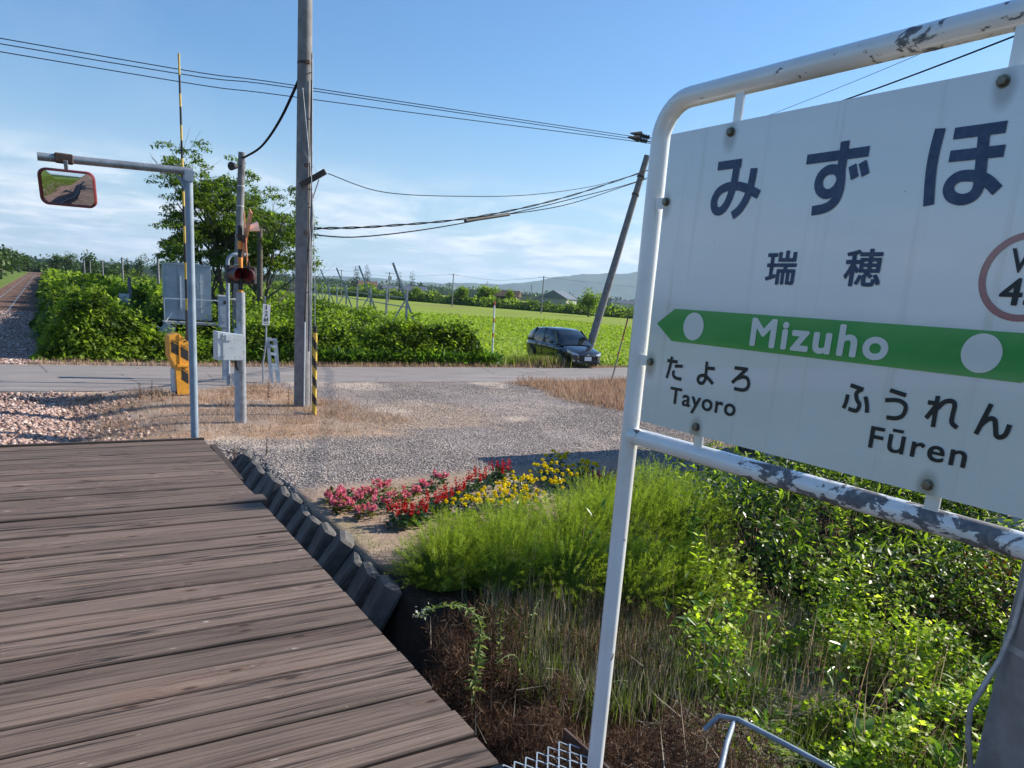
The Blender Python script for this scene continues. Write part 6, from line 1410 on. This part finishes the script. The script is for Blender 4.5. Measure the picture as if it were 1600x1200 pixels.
# trench weeds and litter
x, y = wfilter(2600, 1.35, 2.3, 5.0, 11.0, lambda x, y: np.clip(nz(x, y, 121, 1.5)*2.2-.9, 0, 1))
blades('trench_grass', x, y, hz_(x, y), NP.uniform(.08, .34, len(x)), M['grass'], .4, .8, 'sparse grass in the dark trench beside the deck', NP.rand(len(x))*.6)
n = 260; x = NP.uniform(1.5, 3.9, n); y = NP.uniform(2.2, 5.2, n)
V, F, va = scatter_arrays(BLADE_V*np.array([.5, 1, 1]), BLADE_F, np.stack([x, y, hz_(x, y)+NP.uniform(.05, .35, n)], 1), NP.uniform(.10, .32, n), NP.uniform(0, 6.28, n), NP.normal(.5, .5, n), NP.uniform(-.5, .5, n))
tag(np_mesh('pale_twigs', V, F, M['straw_pale'], None, va), 'single pale twigs sticking out of the brown dead weeds', kind='stuff')
n = 2000; x = NP.uniform(3.4, 9.5, n); y = NP.uniform(1.2, 5.6, n); k_ = nz(x, y, 131, 1.6) > .46; x, y = x[k_], y[k_]; n = len(x)
V, F, va = scatter_arrays(BLADE_V*np.array([.28, 1, 1]), BLADE_F, np.stack([x, y, hz_(x, y)+.05], 1), NP.uniform(.25, .75, n), NP.uniform(0, 6.28, n), NP.normal(1.25, .3, n), NP.uniform(-.5, .5, n))
tag(np_mesh('dry_stems', V, F, M['grass_dry'], None, va), 'thin dry stems standing through the leafy weeds', kind='stuff')
n = 7000; x = NP.uniform(3.6, 9.5, n); y = NP.uniform(1.2, 5.4, n); k_ = (nz(x, y, 133, 1.3) > .52) & (x*.42+y < 7.2); x, y = x[k_], y[k_]; n = len(x)
V, F, va = scatter_arrays(LANCE_V*np.array([1.3, 1, 1]), LEAF_F, np.stack([x, y, hz_(x, y)+weed_h(x, y)*NP.uniform(.3, 1.0, n)], 1), NP.uniform(.06, .13, n), NP.uniform(0, 6.28, n), NP.normal(.5, .5, n), NP.normal(0, .5, n))
tag(np_mesh('narrow_leaves', V, F, M['dock'], None, va), 'narrow pale leaves mixed into the weeds', kind='stuff')
# single tall weeds
def stalk_plant(name, x, y, h, label, mat='thistle', bend=0, az=0, leaf=.09, nl=40, stemr=.006, lance=True, grp=None, base=None, hang=0, stemmat='stem'):
    zb = float(height(x, y)) if base is None else base; t = thing(name, label, 'weed', (x, y, zb), 0, grp)
    pts = []; p = Vector((0, 0, 0)); d = Vector((rnd.uniform(-.06, .06), rnd.uniform(-.06, .06), 1)); N_ = 14
    for i in range(N_+1):
        pts.append(tuple(p)); f = i/N_
        if bend and f > .55: d = (d+Vector((math.cos(az), math.sin(az), -1.1))*bend*.30).normalized()
        else: d = (d+Vector((rnd.uniform(-.05, .05), rnd.uniform(-.05, .05), .1))).normalized()
        p = p+d*(h*(1.35 if bend else 1)/N_)
    MB().tube(pts, [stemr*(1-.6*i/N_) for i in range(N_+1)], 7).build('stem', M[stemmat], t)
    P = []; yw = []; pt = []
    for k in range(nl):
        f = .12+.88*k/nl; i = f*N_; a = Vector(pts[int(i)]).lerp(Vector(pts[min(N_, int(i)+1)]), i-int(i)); P.append(tuple(a)); yw.append(k*2.4+rnd.uniform(-.3, .3)); pt.append(rnd.gauss(.45-hang, .3))
    P = np.array(P); sz = leaf*NP.uniform(.6, 1.15, nl)*(1-.45*np.linspace(0, 1, nl))
    V, F, va = scatter_arrays((LANCE_V*np.array([1.3, 1, 1.6])) if lance else LEAF_V, LEAF_F, P, sz, np.array(yw), np.array(pt), NP.normal(0, .3, nl))
    parts = [(V, F, va)]
    np_mesh('leaves', *join_np(parts)[:2], M[mat], t, join_np(parts)[2])
    return t, Vector(pts[-1])
t, e = stalk_plant('sow_thistle', 2.60, 4.43, .95, 'tall drooping sow thistle, its tip arching left over the trench', 'thistle', .85, R(165), .10, 120, .011, hang=.2)
n = 40; P = np.array(e)+NP.normal(0, .03, (n, 3)); V, F, va = scatter_arrays(LEAF_V, LEAF_F, P, NP.uniform(.015, .03, n), NP.uniform(0, 6.28, n), NP.normal(0, .8, n), NP.normal(0, .6, n)); tag(np_mesh('seed_head', V, F, M['seed_white'], t, va), None, kind='stuff')
stalk_plant('sow_thistle', 2.92, 4.60, .62, 'shorter upright withered weed right of the drooping thistle', 'thistle', 0, 0, .07, 34, .007, hang=.3)
stalk_plant('sow_thistle', 3.00, 4.35, .48, 'small weed bending over to the left, right of the thistle', 'thistle', .9, R(200), .05, 22, .006, hang=.4)
stalk_plant('sow_thistle', 3.22, 4.62, .55, 'thin yellowish weed standing among the dead stems', 'thistle', .5, R(30), .06, 26, .006, hang=.3)
stalk_plant('sow_thistle', 3.32, 3.75, .42, 'bare curling stalk near the sign post foot', 'thistle', .9, R(-10), .04, 8, .005)
for (x, y, h, lb) in ((6.9, 4.9, 1.15, 'tall bright leafy weed with narrow leaves below the name board, left one'), (7.35, 4.75, 1.02, 'tall bright leafy weed with narrow leaves below the name board, right one'), (6.62, 3.95, .85, 'narrow leaved weed standing lower in the middle of the brambles'), (6.35, 5.75, 1.2, 'leafy stem with a small yellow flower under the lower rail'), (5.30, 4.75, .95, 'slim leafy weed in front of the feathery bushes'), (5.5, 5.1, 1.0, 'slim weed with white flower heads right of the sign post')):
    t, e = stalk_plant('tall_weed', x, y, h, lb, 'leaf_fore', 0, 0, .17, 60, .007, grp=None)
    if 'yellow' in lb or 'white' in lb:
        n = 26; P = np.array(e)+NP.normal(0, .035 if 'yellow' in lb else .08, (n, 3)); V, F, va = scatter_arrays(LEAF_V, LEAF_F, P, NP.uniform(.015, .03, n), NP.uniform(0, 6.28, n), NP.normal(0, .6, n), NP.normal(0, .6, n)); tag(np_mesh('flower_head', V, F, M['fl_yel' if 'yellow' in lb else 'seed_white'], t, va), None, kind='stuff')
for (x, y, s_, lb) in ((4.75, 2.62, 1.0, 'pale broad leaved plant at the bottom edge left of the concrete pole'), (5.15, 2.25, 1.15, 'large silvery broad leaved plant at the foot of the concrete pole'), (5.6, 2.75, 1.0, 'broad leaved plant right beside the concrete pole'), (4.35, 3.15, .7, 'bright broad leaved sprout in the middle of the weeds'), (4.30, 2.45, .9, 'low broad leaved plant right of the tube frame')):
    t = thing('broad_leaved_plant', lb, 'plant', (x, y, float(height(x, y))), 0); n = 16
    a = np.arange(n)*2.4+NP.normal(0, .2, n); tv = np.array([[0, 0, 0], [.12, .3, .10], [.16, .6, .13], [0, 1, -.02], [-.16, .6, .13], [-.12, .3, .10], [0, .32, .05], [0, .62, .08]]); tf = np.array([[0, 1, 6], [1, 2, 7], [1, 7, 6], [2, 3, 7], [0, 6, 5], [5, 6, 7], [5, 7, 4], [4, 7, 3]])
    V, F, va = scatter_arrays(tv, tf, np.stack([np.cos(a+1.57)*.03, np.sin(a+1.57)*.03, NP.uniform(.02, .25, n)], 1), NP.uniform(.11, .20, n)*s_, a, NP.normal(.65, .25, n), NP.normal(0, .2, n), NP.uniform(.3, 1, n)); np_mesh('leaves', V, F, M['dock'], t, va)
t = thing('red_leaved_weed', 'rusty red leaved weed at the right below the lower rail', 'weed', (9.0, 3.95, float(height(9.0, 3.95)))); n = 160; P = NP.normal(0, 1, (n, 3))*np.array([.14, .14, .16])+np.array([0, 0, .55]); V, F, va = scatter_arrays(LANCE_V, LEAF_F, P, NP.uniform(.05, .10, n), NP.uniform(0, 6.28, n), NP.normal(-.5, .5, n), NP.normal(0, .5, n)); np_mesh('leaves', V, F, M['red_leaf'], t, va); MB().tube([(0, 0, 0), (.02, 0, .6)], .006, 6).build('stem', M['stem_dry'], t)
for (x, y, h, lb) in ((2.05, 8.35, .75, 'dry rust coloured dock stalk in the trench, nearer the far end'), (1.72, 6.75, .55, 'thin dry stalk by the deck edge halfway along the trench'), (2.0, 6.45, .85, 'taller half green stalk in the middle of the trench'), (2.12, 6.3, .75, 'reddish dry stalk right of the half green one'), (2.35, 11.7, .30, 'small rusty tuft at the far end of the block wall'), (2.75, 11.35, .28, 'small dry tuft behind the first blocks')):
    stalk_plant('dry_dock_stalk', x, y, h, lb, 'weed_dead' if 'half green' not in lb else 'thistle', 0, 0, .035, 60, .005, False, None, float(height(x, y)), 0, 'stem_dry')
for (x, y, h, lb) in ((1.55, 17.0, .42, 'dark dry weed left of the gate machine cable duct'), (1.75, 16.7, .50, 'rusty dry weed in front of the gate machine'), (4.05, 16.6, .55, 'dry stalk left of the big pole'), (4.2, 15.5, .45, 'dry stalk in the grass left of the big pole foot'), (3.9, 18.2, .6, 'thin bare stalk in front of the slatted boards')):
    stalk_plant('dry_weed', x, y, h, lb, 'weed_dead', 0, 0, .05, 60, .006, False, None, None, 0, 'stem_dry')

# ---------------------------------------------------------------- haze in the air between here and the hills
hm_ = bpy.data.materials.new('haze_air'); hm_.use_nodes = True; hn = hm_.node_tree
for n_ in list(hn.nodes): hn.nodes.remove(n_)
ho = hn.nodes.new('ShaderNodeOutputMaterial'); hv = hn.nodes.new('ShaderNodeVolumePrincipled'); hv.inputs['Color'].default_value = (.60, .80, 1.0, 1); hv.inputs['Density'].default_value = .00009; hv.inputs['Anisotropy'].default_value = .2
hn.links.new(hv.outputs[0], ho.inputs['Volume'])
hb = MB().box((0, 0, 240), (23000, 23000, 490)).build('haze', hm_); tag(hb, 'pale air haze', kind='stuff')
